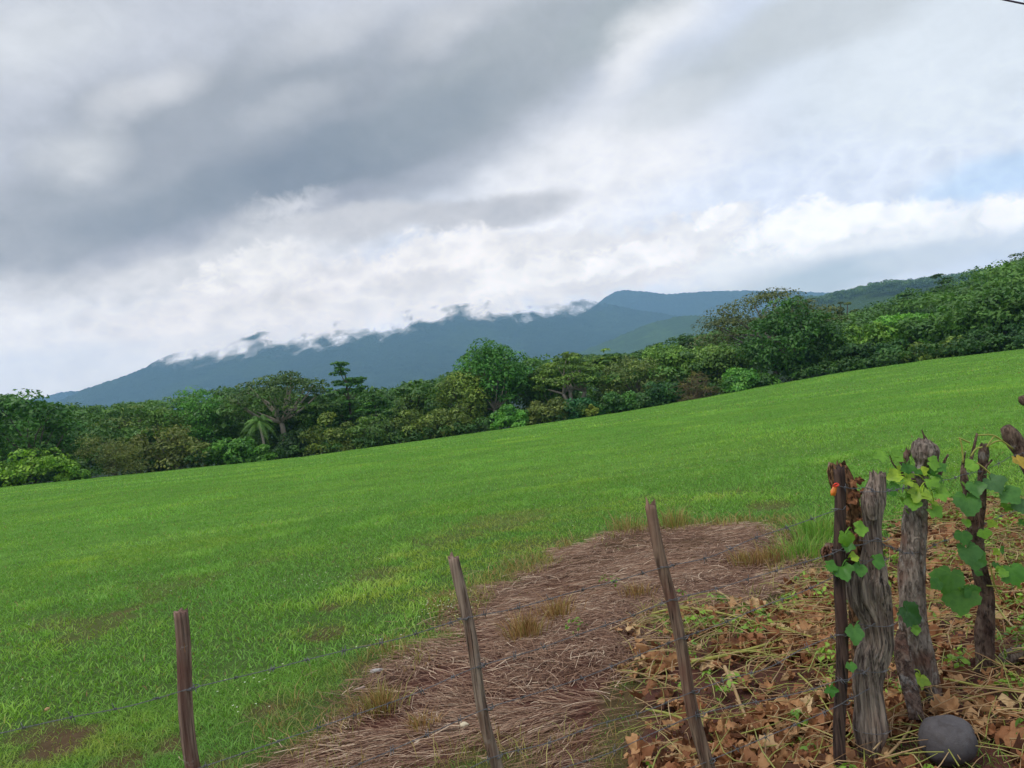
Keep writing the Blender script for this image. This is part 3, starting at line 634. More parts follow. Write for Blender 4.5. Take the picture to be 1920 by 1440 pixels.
# trees up the wooded rise
T('tall', 1560, 590, 90, 110, (50, 80, 38), "narrow dark tree just past the big dark rounded tree", bark=TRUNK_PALE)
T('umbrella', 1655, 590, 120, 116, (62, 92, 42), "spreading olive tree above the near-black low tree", bark=TRUNK_PALE, sparse=1.2)
T('tall', 1735, 576, 100, 110, (44, 74, 34), "upright dark tree between the vivid green tree and the mid green tree")
T('tier', 1700, 556, 80, 128, (48, 78, 38), "layered dark tree rising behind the vivid green tree")
T('umbrella', 1765, 540, 130, 132, (66, 96, 44), "wide flat olive crown above the mid green tree", bark=TRUNK_PALE, sparse=1.2)
T('tall', 1838, 548, 95, 112, (52, 84, 38), "upright green tree between the mid green tree and the dark olive tree", bark=TRUNK_PALE)
T('umbrella', 1850, 508, 120, 148, (46, 72, 36), "dark flat crown just below the crest of the rise", sparse=1.2)
T('tall', 1905, 548, 110, 110, (62, 98, 44), "leafy green tree above the darkest bush at the top end of the field")
T('tier', 1770, 520, 70, 158, (42, 68, 34), "small layered tree near the crest, in line with the upright dark tree")
T('dense', 1668, 572, 80, 140, (72, 104, 48), "pale green round treetop between two darker crowns of the rise")
T('tall', 1020, 676, 90, 101, (58, 88, 40), "upright green tree at the shoulder of the umbrella tree on slanting trunks", bark=TRUNK_PALE)
T('umbrella', 1215, 655, 100, 106, (66, 92, 42), "flat olive crown before the rounded blue hill", bark=TRUNK_PALE)
T('tall', 590, 735, 80, 103, (50, 82, 38), "upright dark tree under the edge of the broad umbrella tree")
T('umbrella', 400, 738, 90, 112, (58, 86, 42), "small umbrella crown next to the slender airy green tree")

def wood():
    """the wood behind the front trees, reading as one mass"""
    rng = np.random.default_rng(7)
    sk = [(-200, 790), (0, 765), (150, 762), (300, 752), (420, 730), (560, 728), (700, 730), (760, 722), (830, 708), (900, 690), (1000, 672), (1100, 664), (1200, 658), (1280, 632), (1400, 606), (1500, 600), (1560, 594), (1640, 584), (1700, 566), (1760, 544), (1800, 524), (1920, 488), (2100, 455), (2300, 430)]
    Cs, Rs, cols = [], [], []
    for i in range(1100):
        px = rng.uniform(-250, 2250); top = np.interp(px, [s[0] for s in sk], [s[1] for s in sk]); dist = rng.uniform(99, 200)
        h = rng.uniform(6, 11); a, e0 = azel(px, top); x, y = math.sin(a) * dist, math.cos(a) * dist
        zt = CAMZ + math.tan(e0) * dist - rng.random() ** 1.1 * 5.0; zb = float(terrain(x, y))
        if zt < zb + 2: continue
        h = min(h, zt - zb); W = rng.uniform(1.8, 4.2) * (1.35 if px > 1450 else 1.0); n = 13; cb = rng.random(); flat_ = rng.random() < 0.35
        d = unit(rng.normal(size=(n, 3))); d[:, 2] = np.abs(d[:, 2]) - 0.15
        Cs.append(np.array([x, y, zt - (h * 0.55 if not flat_ else 1.0)]) + d * np.array([W * 0.8, W * 0.8, h * 0.45] if not flat_ else [W * 1.3, W * 1.3, 1.0])); Rs.append(W * rng.uniform(0.3, 0.5, n)); cols.append(np.full(n * 46, cb))
    C = np.concatenate(Cs); V, F, Tt = leaf_faces(rng, C, np.concatenate(Rs), 46, 0.55, 0.55, 0.6)
    Tt = np.clip(0.5 * Tt + 0.6 * np.repeat(np.concatenate(cols), 4) - 0.05, 0, 1)
    o = mesh("wood", V, F, M_FOL, None, {'tint': Tt}, False, fol(56, 86, 41)); tag(o, "dense mixed green wood rising behind the front row of trees", "wood", None, 'stuff')
    # undergrowth closing the foot of the wood
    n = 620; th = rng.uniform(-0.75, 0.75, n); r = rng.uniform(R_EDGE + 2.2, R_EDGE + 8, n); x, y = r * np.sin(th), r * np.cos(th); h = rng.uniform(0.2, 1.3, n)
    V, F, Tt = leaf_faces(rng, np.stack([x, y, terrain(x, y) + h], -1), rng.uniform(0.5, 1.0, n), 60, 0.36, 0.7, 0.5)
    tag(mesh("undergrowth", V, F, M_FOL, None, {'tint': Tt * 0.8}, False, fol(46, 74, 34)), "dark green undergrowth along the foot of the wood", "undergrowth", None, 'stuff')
    # crowns along the crest of the far wooded hill
    Cs, Rs = [], []
    sk = [(1540, 556), (1580, 545), (1640, 530), (1700, 526), (1760, 518), (1850, 506)]
    for i in range(190):
        px = rng.uniform(1500, 1900); dist = rng.uniform(1500, 1810); py = np.interp(px, [s[0] for s in sk], [s[1] for s in sk]) + rng.normal() * 2.5 + 4
        a, e0 = azel(px, py); x, y = math.sin(a) * dist, math.cos(a) * dist; z = CAMZ + math.tan(e0) * dist; n = 10; W = rng.uniform(9, 20)
        an = rng.random(n) * 6.28; q = np.sqrt(rng.random(n)) * W
        Cs.append(np.stack([x + np.cos(an) * q, y + np.sin(an) * q, z - 0.024 * q ** 2 + rng.normal(size=n) * 1.0], -1)); Rs.append(rng.uniform(3.6, 7.0, n))
    V, F, Tt = leaf_faces(rng, np.concatenate(Cs), np.concatenate(Rs), 34, 2.9, 0.5, 0.7)
    o = mesh("hilltop_wood", V, F, M_FOL, None, {'tint': Tt}, False, fol(58, 84, 48)); tag(o, "flat treetops along the crest of the far wooded hill", "wood", None, 'stuff')
wood()

# ------------------------------------------------------------------ grass, straw and leaf litter
def grass_mat():
    m, t, bs, out = mat("grass_blade"); N = NT(t); p = N.pos(); tint = N.attr('tint')
    g = N.mix(tint, lin(66, 106, 38, GK), lin(120, 158, 66, GK))
    y = N.mix(tint, lin(92, 128, 34, GK), lin(160, 178, 66, GK)); d = N.mix(tint, lin(128, 88, 60), lin(196, 158, 112))
    c = N.mix(N.ramp(N.noise(N.scale(p, (0.5, 0.7, 1)), 0.8, 4), 0.42, 0.82, 0, 0.8), g, y)
    c = N.mix(N.ramp(N.noise(p, 0.16, 3), 0.35, 0.65, 0, 0.4), c, N.mix(1.0, c, (0.78, 0.94, 0.95), 'MULTIPLY'))
    c = N.mix(N.math('MULTIPLY', N.attr('yel'), N.ramp(N.noise(p, 2.6, 3), 0.35, 0.6)), c, N.mix(tint, lin(122, 138, 46, 1.3), lin(178, 184, 82, 1.3)))
    c = N.mix(N.attr('dry'), c, d)
    N.l(c, bs.inputs['Base Color']); rough(bs, 0.5, 0.3)
    translucent(N, bs, out, N.mix(1.0, c, (1.15, 1.25, 0.6), 'MULTIPLY'), 0.3); return m
GK = 1.72
M_GRASS = grass_mat()
def polar_points(rng, n, r0, r1, half=0.82):
    r = np.sqrt(rng.random(n) * (r1 * r1 - r0 * r0) + r0 * r0); a = (rng.random(n) * 2 - 1) * half
    return r * np.sin(a), r * np.cos(a)
def blades(rng, x, y, h, w, tint, dry, lean=0.5, segs=2, z0=None):
    n = len(x); z = terrain(x, y) - 0.01 if z0 is None else z0
    a = rng.random(n) * 6.283; b = rng.random(n) * 6.283; wv = np.stack([np.cos(a), np.sin(a), np.zeros(n)], -1) * w[:, None] / 2
    ln = np.stack([np.cos(b), np.sin(b), np.zeros(n)], -1) * (h * lean * (0.3 + rng.random(n)))[:, None]; up = np.array([0, 0, 1.0]) * h[:, None]
    B = np.stack([x, y, z], -1); tip = B + ln + up * 0.86
    if segs == 1:
        V = np.stack([B - wv, B + wv, tip], 1).reshape(-1, 3); F = [np.arange(3 * n).reshape(n, 3)]; k = 3
    else:
        mid = B + ln * 0.3 + up * 0.55
        V = np.stack([B - wv * 0.8, B + wv * 0.8, mid + wv, mid - wv, tip], 1).reshape(-1, 3); i = np.arange(n)[:, None] * 5
        F = [i + np.array([[0, 1, 2, 3]]), i + np.array([[3, 2, 4]])]; k = 5
    return V, F, np.repeat(tint, k), np.repeat(dry, k)
YEL = [(G(870, 1040), 1.3, 0.75), (G(760, 1110), 0.8, 0.7), (G(960, 985), 1.4, 0.6), (G(1100, 960), 1.2, 0.45), (G(60, 1430), 0.4, 0.7), (G(210, 1390), 0.4, 0.6), (G(620, 1180), 0.5, 0.5), (G(330, 1020), 2.2, 0.25), (G(1250, 860), 4, 0.3)]
def m_yel(x, y):
    q = np.zeros(np.shape(x))
    for p_, r_, s_ in YEL: q = np.maximum(q, s_ * sstep(1.2, 0.3, np.hypot(x - p_[0], y - p_[1]) / r_))
    return q
def build_grass():
    rng = np.random.default_rng(11); Vs, F3, F4, Ts, Ds = [], [], [], [], []; off = 0
    for (n, r0, r1, h0, h1, w, segs, lean) in [(260000, 1.5, 5.5, 0.028, 0.072, 0.0034, 2, 1.35), (280000, 5.5, 14, 0.035, 0.075, 0.0070, 2, 1.15), (230000, 14, 36, 0.05, 0.09, 0.018, 1, 1.0), (250000, 36, 94, 0.06, 0.11, 0.045, 1, 1.0)]:
        x, y = polar_points(rng, n, r0, r1); r = np.hypot(x, y)
        cover = 1.0
        if r0 < 14:
            st, li, ba = m_straw(x, y), m_litter(x, y), m_bare(x, y); cl = fbm(x * 2.2, y * 2.2, oct=3, seed=61)
            cover = (1 - (0.985 - 0.25 * sstep(0.2, -0.4, x) * sstep(3.8, 3.2, y)) * st) * (1 - (0.80 - 0.35 * sstep(4.2, 5.5, y)) * li) * (1 - 0.9 * ba) * (0.55 + 0.7 * sstep(0.3, 0.6, cl))
            tuft = sstep(0.55, 0.75, fbm(x * 1.3, y * 1.3, oct=2, seed=71))
        else:
            cl = fbm(x / 2.4, y / 1.0, oct=3, seed=63); cover = 0.6 + 0.4 * sstep(0.30, 0.46, cl); tuft = sstep(0.5, 0.75, fbm(x / 3, y / 3, oct=2, seed=72))
        keep = rng.random(n) < cover; x, y = x[keep], y[keep]; tuft = tuft[keep]; m = len(x)
        h = (h0 + (h1 - h0) * rng.random(m) ** 1.6) * (0.85 + 0.4 * tuft)
        tint = np.clip(0.15 + 0.5 * rng.random(m) + 0.3 * tuft + 0.1 * rng.normal(size=m), 0, 1); dry = (rng.random(m) < 0.05) * rng.random(m)
        if r0 < 14:
            edge = np.clip(sstep(-0.55, 0.05, sdist(STRAW, x, y) + 0.5 * (fbm(x * 3, y * 3, oct=2, seed=23) - 0.5)) * 0.8 + m_straw(x, y) * 0.8 + 0.8 * m_bare(x, y) + 0.6 * m_litter(x, y), 0, 1); dry = np.maximum(dry, edge * (rng.random(m) < 0.7) * (0.4 + 0.6 * rng.random(m))); h = h * (1 - 0.3 * edge)
        V, F, Tt, D = blades(rng, x, y, h, w * (0.7 + 0.6 * rng.random(m)), tint, dry, lean, segs)
        for f in F: (F3 if f.shape[1] == 3 else F4).append(f + off)
        off += len(V); Vs.append(V); Ts.append(Tt); Ds.append(D)
    # fringe of taller dry grass along the straw
    n = 60000; x, y = rng.uniform(-2.2, 4.2, n), rng.uniform(2.0, 8.5, n); s_ = sdist(STRAW, x, y); q = sstep(0.42, 0.6, fbm(x * 2.7, y * 2.7, oct=3, seed=65))
    keep = (np.abs(s_ + 0.05) < 0.28) & (rng.random(n) < 0.08 + 0.75 * q * sstep(2.6, 4.2, y)) & (m_litter(x, y) < 0.4); x, y = x[keep], y[keep]; m = len(x)
    V, F, Tt, D = blades(rng, x, y, 0.05 + 0.12 * rng.random(m) ** 1.5, 0.0045 * (0.6 + 0.6 * rng.random(m)) * np.clip(y / 4.5, 0.6, 1.3), rng.random(m), np.clip(0.5 + 0.5 * rng.random(m), 0, 1), 0.9, 2)
    for f in F: (F3 if f.shape[1] == 3 else F4).append(f + off)
    off += len(V); Vs.append(V); Ts.append(Tt); Ds.append(D)
    # sparse green among the straw near the road and among the fallen leaves
    o = mesh("grass", np.concatenate(Vs), [np.concatenate(F4), np.concatenate(F3)], M_GRASS, None, {'tint': np.concatenate(Ts), 'dry': np.concatenate(Ds), 'yel': m_yel(np.concatenate(Vs)[:, 0], np.concatenate(Vs)[:, 1])})
    tag(o, "short bright green grass covering the field", "grass", None, 'stuff')
build_grass()

def straw_mat():
    m, t, bs, out = mat("straw"); N = NT(t); tint = N.attr('tint')
    c = N.mix(N.ramp(tint, 0.0, 0.5), lin(90, 60, 45), lin(152, 119, 95)); c = N.mix(N.ramp(tint, 0.5, 1.0), c, lin(212, 187, 158))
    c = N.mix(N.ramp(N.noise(N.pos(), 2.2, 3), 0.45, 0.7, 0, 0.6), c, N.mix(1.0, c, (0.82, 0.73, 0.68), 'MULTIPLY'))
    N.l(c, bs.inputs['Base Color']); rough(bs, 0.65, 0.25); return m
def ribbons(x, y, z, ang, L, w, arch, roll, rng):
    """lying stalks: three cross-sections of a shallow ridge"""
    n = len(x); d = np.stack([np.cos(ang), np.sin(ang), np.zeros(n)], -1); s = np.stack([-np.sin(ang), np.cos(ang), roll], -1) * w[:, None] / 2
    pit = rng.normal(size=n) * 0.06; bend = rng.normal(size=n) * 0.06; rows = []
    for k, u in enumerate((-0.5, -0.17, 0.17, 0.5)):
        c = np.stack([x, y, z], -1) + d * (L * u)[:, None]; c[:, 2] += L * u * pit + arch * (1 - 4 * u * u); c += np.stack([-np.sin(ang), np.cos(ang), np.zeros(n)], -1) * (bend * L * (4 * u * u))[:, None]
        rows += [c - s, c + np.array([0, 0, 1.0]) * (w * 0.35)[:, None], c + s]
    V = np.stack(rows, 1).reshape(-1, 3); i = np.arange(n)[:, None] * 12; F = []
    for k in range(3):
        for q in range(2): F.append(i + np.array([[3 * k + q, 3 * k + q + 1, 3 * k + q + 4, 3 * k + q + 3]]))
    return V, np.concatenate(F), 12
def build_straw():
    rng = np.random.default_rng(17); n = 175000
    x, y = rng.uniform(-2.2, 4.2, n), rng.uniform(2.0, 8.5, n); s = m_straw(x, y); li = m_litter(x, y)
    keep = (rng.random(n) < s * (0.25 + 0.6 * sstep(0.36, 0.6, fbm(x * 2.2, y * 2.2, oct=4, seed=81)))) & (rng.random(n) > li * 0.6) & (rng.random(n) > 0.75 * sstep(0.25, -0.45, x) * sstep(3.9, 3.2, y))
    keep |= rng.random(n) < 0.012 * sstep(0.9, 0.0, -sdist(STRAW, x, y))
    x, y = x[keep], y[keep]; m = len(x)
    # the stalks lie combed in swaths
    flow = 0.25 + 1.6 * (fbm(x * 0.7, y * 0.7, oct=2, seed=83) - 0.5) * 2 + np.where(y < 3.9, 0.55, 0.0)
    comb = sstep(0.42, 0.62, fbm(x * 0.9 + 5, y * 0.9, oct=2, seed=84))
    ang = flow + rng.normal(size=m) * (1.3 - 0.95 * comb)
    L = 0.05 + 0.16 * rng.random(m) ** 1.5 + 0.22 * (rng.random(m) < 0.06) * rng.random(m); w = (0.0020 + 0.0030 * rng.random(m) ** 2) * np.clip(y / 4.2, 0.55, 1.1)
    pile = 0.045 * fbm(x * 2.5, y * 2.5, oct=3, seed=85); z = terrain(x, y) + 0.004 + pile * rng.random(m) + 0.01 * rng.random(m)
    tint = np.clip(0.12 + 0.5 * rng.random(m) + 0.2 * comb * rng.random(m) + 0.45 * (rng.random(m) < 0.16) - 0.3 * (rng.random(m) < 0.35), 0, 1)
    V, F, k = ribbons(x, y, z, ang, L, w, 0.008 * rng.random(m), rng.normal(size=m) * 0.3, rng)
    tag(mesh("straw", V, F, straw_mat(), None, {'tint': np.repeat(tint, k)}), "mat of cut pinkish brown straw lying in front of the fence field", "straw", None, 'stuff')
build_straw()

def leaf_shape(rng, lobes=5, deep=0.3, n=26, pointed=1.0):
    """outline of a lobed leaf of about unit length, stalk joint at the origin, tip along +x"""
    a = np.linspace(-math.pi * 0.95, math.pi * 0.95, n)
    pk = {3: [(0, 1.0), (1.15, 0.86), (2.45, 0.52)], 5: [(0, 1.0), (0.85, 0.92), (1.75, 0.76), (2.6, 0.5)], 7: [(0, 1.0), (0.62, 0.95), (1.25, 0.85), (1.9, 0.7), (2.6, 0.46)]}.get(lobes, [(0, 1.0), (1.15, 0.86), (2.45, 0.52)])
    ca, cr = [], []
    for (p0, r0), (p1, r1) in zip(pk[:-1], pk[1:]): ca += [p0, (p0 + p1) / 2]; cr += [r0, (r0 + r1) / 2 * (1 - deep)]
    ca += [pk[-1][0], 3.1]; cr += [pk[-1][1], 0.16]
    sk = 1 + 0.10 * rng.normal(size=len(ca)); r = np.where(a >= 0, np.interp(np.abs(a), ca, np.array(cr) * sk), np.interp(np.abs(a), ca, np.array(cr) * (1 + 0.10 * rng.normal(size=len(ca)))))
    r = r * 0.66 * (1 + 0.045 * (-1.0) ** np.arange(n) + 0.02 * rng.normal(size=n))
    return np.stack([r * np.cos(a) + 0.05, r * np.sin(a) * 1.02], -1)
def leaf_mesh(rng, size, lobes=5, deep=0.3, fold=0.25, curl=0.25, crumple=0.0, n=26, pointed=1.0):
    """flat leaf (x tip, y width, z up), folded along its rib, rim curled: V, F"""
    o = leaf_shape(rng, lobes, deep, n, pointed); c = np.array([0.0, 0.0]); rings = [c + (o - c) * k for k in (0.36, 0.7, 1.0)]
    P2 = np.concatenate([[c]] + rings); d = np.linalg.norm(P2, axis=1)
    z = fold * np.abs(P2[:, 1]) - curl * d ** 2 * 0.5
    if crumple:
        for i in range(5):
            k = rng.normal(size=2) * (3 + 2.2 * i); z += crumple / (1 + 0.7 * i) * np.sin(P2 @ k + rng.random() * 6.28)
    V = np.column_stack([P2, z]) * size; T, Q = [], []
    for i in range(n - 1): T.append((0, 1 + i, 2 + i))
    for g in range(2):
        for i in range(n - 1): Q.append((1 + g * n + i, 1 + (g + 1) * n + i, 1 + (g + 1) * n + i + 1, 1 + g * n + i + 1))
    return V, [np.array(Q), np.array(T)]
def litter_mat():
    m, t, bs, out = mat("dead_leaf"); N = NT(t); tint = N.attr('tint'); p = N.pos()
    c = N.mix(N.ramp(tint, 0.0, 0.33), lin(84, 54, 38), lin(152, 102, 68)); c = N.mix(N.ramp(tint, 0.33, 0.72), c, lin(192, 146, 100)); c = N.mix(N.ramp(tint, 0.72, 1.0), c, lin(218, 188, 140))
    c = N.mix(N.ramp(N.noise(p, 28, 5), 0.45, 0.75, 0, 0.7), c, N.mix(1.0, c, (0.6, 0.5, 0.44), 'MULTIPLY'))
    N.l(c, bs.inputs['Base Color']); rough(bs, 0.7, 0.2); N.l(N.bump(N.noise(p, 90, 3), 0.4, 0.004), bs.inputs['Normal'])
    translucent(N, bs, out, c, 0.15); return m
M_DEAD = litter_mat()
def rot(V, yaw, pitch, roll):
    cz, sz, cp, sp, cr, sr = math.cos(yaw), math.sin(yaw), math.cos(pitch), math.sin(pitch), math.cos(roll), math.sin(roll)
    R = np.array([[cz, -sz, 0], [sz, cz, 0], [0, 0, 1]]) @ np.array([[cp, 0, sp], [0, 1, 0], [-sp, 0, cp]]) @ np.array([[1, 0, 0], [0, cr, -sr], [0, sr, cr]])
    return V @ R.T
BOULDER = G(1776, 1418)
def build_litter():
    rng = np.random.default_rng(23); mb = MB(); n = 7200; k = 0
    proto = [leaf_mesh(rng, 1.0, int(rng.choice([3, 3, 5, 7])), rng.uniform(0.15, 0.5), rng.uniform(-0.4, 0.9), rng.uniform(-1.5, 1.8), rng.uniform(0.10, 0.28), 30) for _ in range(90)]
    while k < n:
        x, y = rng.uniform(0.3, 6.5), rng.uniform(2.2, 8.8)
        if rng.random() > float(m_litter(x, y)) * (0.12 + 0.88 * float(sstep(0.40, 0.58, fbm(np.array(x * 2.6), np.array(y * 2.6), oct=3, seed=91)))): continue
        if math.hypot(x - BOULDER[0], y - BOULDER[1] + 0.03) < 0.21: continue
        k += 1; V, F = proto[rng.integers(90)]; s = 0.026 + 0.075 * rng.random() ** 1.8 + (0.028 if rng.random() < 0.2 else 0)
        if y > 4.6 and rng.random() < 0.5: continue
        W = rot(V * s, rng.random() * 6.28, rng.normal() * 0.5, rng.normal() * 0.55)
        z = float(terrain(x, y)) + 0.012 + 0.05 * rng.random() ** 1.4
        W = W + [x, y, z]; mb.add(W, F, np.clip(0.1 + 0.75 * rng.random() + 0.1 * rng.normal(), 0, 1))
    o = mb.build("leaf_litter", M_DEAD, None, True); tag(o, "layer of curled brown and rust dead leaves around the old stumps", "dead leaves", None, 'stuff')
build_litter()
def stalk_mat(name, a, b):
    m, t, bs, out = mat(name); N = NT(t)
    c = N.mix(N.noise(N.pos(), 6, 4), a, b); N.l(c, bs.inputs['Base Color']); rough(bs, 0.5, 0.3); return m
M_VINE = stalk_mat("green_yellow_stalk", lin(120, 130, 54), lin(186, 176, 92)); M_DRYSTEM = stalk_mat("dry_stalk", lin(150, 118, 78), lin(196, 164, 116))
M_STALKS, _t, _b, _o = mat("mixed_stalk"); _N = NT(_t); _N.l(_N.mix(_N.ramp(_N.attr('tint'), 0.55, 0.75), _N.mix(_N.attr('tint'), lin(140, 104, 66), lin(214, 186, 138)), lin(150, 152, 74)), _b.inputs['Base Color']); rough(_b, 0.5, 0.3)
def build_litter_stalks():
    """thin stalks tangled through the dead leaves"""
    rng = np.random.default_rng(29); mb = MB(); k = 0
    while k < 1900:
        x, y = rng.uniform(0.4, 5.6), rng.uniform(2.2, 7.4)
        if rng.random() > float(m_litter(x, y)): continue
        k += 1; a = rng.normal() * 0.9 + 0.4; L = rng.uniform(0.06, 0.42); z = float(terrain(x, y)) + 0.05 + 0.06 * rng.random()
        d = np.array([math.cos(a), math.sin(a), 0]) * L / 2; c = np.array([x, y, z]); q = np.array([rng.normal() * 0.03, rng.normal() * 0.03, 0.03 * rng.random()])
        V, F = tube(spline([c - d, c + q, c + d + [0, 0, rng.normal() * 0.03]], 5), np.linspace(0.0022, 0.0012, 5) * rng.uniform(0.5, 1.7), 4, cap=False); mb.add(V, F, rng.random())
    o = mb.build("stalk_litter", M_STALKS); tag(o, "thin dry stalks tangled through the dead leaves", "dry stalks", None, 'stuff')
build_litter_stalks()
def vine(pts, r, label, m=None, lift=0.07):
    W = [G(*p) + np.array([0, 0, lift]) for p in pts]; b = W[0]
    # lift towards the eye so that the stalk lies on top of the leaves along the same line
    V, F = tube(spline(W, 24), np.linspace(r, r * 0.6, 24), 7)
    o = mesh("vine_stalk", V - b, F, m or M_VINE, None, None, True); o.location = b
    tag(o, label, "vine stalk", "cut vine stalks lying on the dead leaves")
vine([(1225, 1172), (1270, 1160), (1340, 1168), (1410, 1186), (1480, 1205), (1545, 1224)], 0.0085, "long green vine stalk crossing the top of the leaf litter, behind the third thin post")
vine([(1300, 1266), (1370, 1252), (1430, 1236), (1480, 1219)], 0.011, "thick pale yellow stalk lying between the two tallest thin posts")
vine([(1310, 1262), (1390, 1248), (1440, 1242), (1520, 1232)], 0.006, "thin pale stalk beside the thick pale yellow one")
vine([(1362, 1276), (1380, 1318), (1396, 1360), (1415, 1396)], 0.010, "tan stalk pointing at the road on the open leaf litter", M_DRYSTEM)
vine([(1215, 1358), (1260, 1368), (1300, 1385), (1340, 1410)], 0.007, "yellow green stalk reaching past the foot of the third thin post")
vine([(1500, 1290), (1530, 1320), (1560, 1365), (1590, 1400)], 0.005, "thin stalk slanting down toward the split dark post")
vine([(1700, 1296), (1780, 1303), (1850, 1318), (1930, 1330)], 0.007, "lime green stalk above the round boulder")
vine([(1790, 1350), (1860, 1330), (1930, 1318)], 0.005, "thin tan stalk crossing the lime green one by the boulder", M_DRYSTEM)
vine([(1866, 1150), (1890, 1185), (1935, 1240)], 0.006, "yellow green stalk beside the thin leafy stump")
vine([(1860, 1255), (1900, 1290), (1940, 1310)], 0.005, "pale green stalk between the fallen log and the boulder")
vine([(1660, 1460), (1700, 1415), (1716, 1384)], 0.006, "stub of tan stalk between the weathered stump and the boulder", M_DRYSTEM)
vine([(1345, 1120), (1390, 1150), (1430, 1175)], 0.008, "brown bent stick on the straw at the edge of the leaves", M_DRYSTEM, 0.05)

# ------------------------------------------------------------------ tufts, stones and flowers
def tuft(px, py, n, h, spread, dryness, label, seed):
    n = int(n * 1.6); dryness = dryness * 1.15
    rng = np.random.default_rng(seed); b = G(px, py); x = b[0] + rng.normal(size=n) * spread * 0.35; y = b[1] + rng.normal(size=n) * spread * 0.35
    out = np.stack([x - b[0], y - b[1]], -1); hh = 1.25 * h * (0.45 + 0.55 * rng.random(n)); z = terrain(x, y)
    B = np.stack([x, y, z - 0.01], -1); dirn = np.column_stack([out / spread + rng.normal(size=(n, 2)) * 0.35, np.zeros(n)]); a = rng.random(n) * 6.28
    wv = np.stack([np.cos(a), np.sin(a), np.zeros(n)], -1) * 0.0025; up = np.array([0, 0, 1.]) * hh[:, None]
    mid = B + dirn * (hh * 0.25)[:, None] + up * 0.6; tip = B + dirn * (hh * 0.8)[:, None] + up * 0.95
    V = np.stack([B - wv, B + wv, mid + wv, mid - wv, tip], 1).reshape(-1, 3); i = np.arange(n)[:, None] * 5
    dry = np.clip(dryness + rng.normal(size=n) * 0.2, 0, 1)
    o = mesh("grass_tuft", V - b, [i + np.array([[0, 1, 2, 3]]), i + np.array([[3, 2, 4]])], M_GRASS, None, {'tint': np.repeat(rng.random(n), 5), 'yel': np.zeros(5 * n), 'dry': np.repeat(dry, 5)})
    o.location = b; tag(o, label, "grass tuft", "dry grass tufts standing in the straw")
tuft(715, 1335, 150, 0.15, 0.14, 0.75, "yellow brown tuft beside the white scrap at the low edge of the straw", 1)
tuft(985, 1195, 150, 0.17, 0.16, 0.9, "dry brown tuft in the straw between the second and third thin posts", 2)
tuft(1045, 1160, 130, 0.17, 0.15, 0.9, "brown tuft just uphill of the one between the middle posts", 3)
tuft(1262, 990, 130, 0.24, 0.22, 0.6, "yellowish tall tuft right behind the top of the third thin post", 4)
tuft(1180, 995, 110, 0.2, 0.3, 0.65, "pale tuft on the straw edge before the third thin post", 5)
tuft(1440, 1055, 150, 0.16, 0.2, 0.8, "brown tuft near the green edge behind the straw", 6)
tuft(1400, 1060, 110, 0.14, 0.18, 0.85, "low rusty tuft next to the brown tuft at the green edge", 7)
tuft(1195, 1120, 90, 0.12, 0.14, 0.9, "small brown tuft at the side of the third thin post", 8)
tuft(790, 1370, 70, 0.10, 0.10, 0.85, "thin dry tuft by the low wire near the second thin post", 9)
tuft(1530, 1010, 190, 0.26, 0.28, 0.05, "fresh green tuft before the split dark post", 10)
tuft(1510, 1050, 160, 0.22, 0.25, 0.05, "green tuft by the torn branch stub", 12)

def stone_mat(name, a, b, sc=14):
    m, t, bs, out = mat(name); N = NT(t); p = N.obj()
    c = N.mix(N.noise(p, sc, 6, 0.65), a, b); c = N.mix(N.ramp(N.noise(p, 22, 4, 0.7), 0.5, 0.65, 0, 0.5), c, N.mix(1.0, c, (0.6, 0.55, 0.5), 'MULTIPLY')); c = N.mix(N.ramp(N.noise(p, 160, 3), 0.55, 0.75, 0, 0.5), c, N.mix(1.0, c, (1.5, 1.5, 1.5), 'MULTIPLY'))
    N.l(c, bs.inputs['Base Color']); rough(bs, 0.85, 0.2); N.l(N.bump(N.noise(p, 120, 5, 0.7), 0.5, 0.004), bs.inputs['Normal']); return m
def stone(name, c, rx, ry, rz, m, label, cat, seed, lump=0.16, group=None, yaw=0.0):
    nu, nv = 48, 30; u = np.arange(nu) * 2 * math.pi / nu; v = np.linspace(0.0, math.pi, nv)
    U, Vv = np.meshgrid(u, v); d = np.stack([np.sin(Vv) * np.cos(U), np.sin(Vv) * np.sin(U), np.cos(Vv)], -1).reshape(-1, 3)
    k = 1 + lump * (fbm(d[:, 0] * 1.3 + 9, d[:, 1] * 1.3 + 9, d[:, 2] * 1.3 + 9, 4, seed) - 0.5) * 2
    W = rot(d * k[:, None] * [rx, ry, rz], yaw, 0, 0); j = np.arange(nu)
    Q = np.concatenate([np.stack([i * nu + j, (i + 1) * nu + j, (i + 1) * nu + (j + 1) % nu, i * nu + (j + 1) % nu], -1) for i in range(nv - 1)])
    o = mesh(name, W, Q, m, None, None, True); o.location = c; tag(o, label, cat, group)
def Gz(px, py, h):
    """point of that ray at height h above the ground"""
    d = ray(px, py); t = 1.0
    for _ in range(60):
        p = np.array([0, 0, CAMZ]) + d * t; t += 0.7 * (p[2] - h - float(terrain(p[0], p[1]))) / max(-d[2], 0.03)
    return p
stone("boulder", Gz(1776, 1388, 0.086), 0.107, 0.098, 0.09, stone_mat("dark_boulder", lin(66, 62, 63), lin(110, 105, 105)), "smooth round dark grey boulder beside the weathered stump", "boulder", 4, 0.17)
M_PALE = stone_mat("pale_scrap", lin(150, 144, 138), lin(196, 190, 184), 30)
_b = G(707, 1268); stone("pale_stone", _b + [0, 0, 0.035], 0.042, 0.013, 0.013, M_PALE, "long whitish scrap lying at the low edge of the straw", "stone", 6, 0.3, None, 0.15)
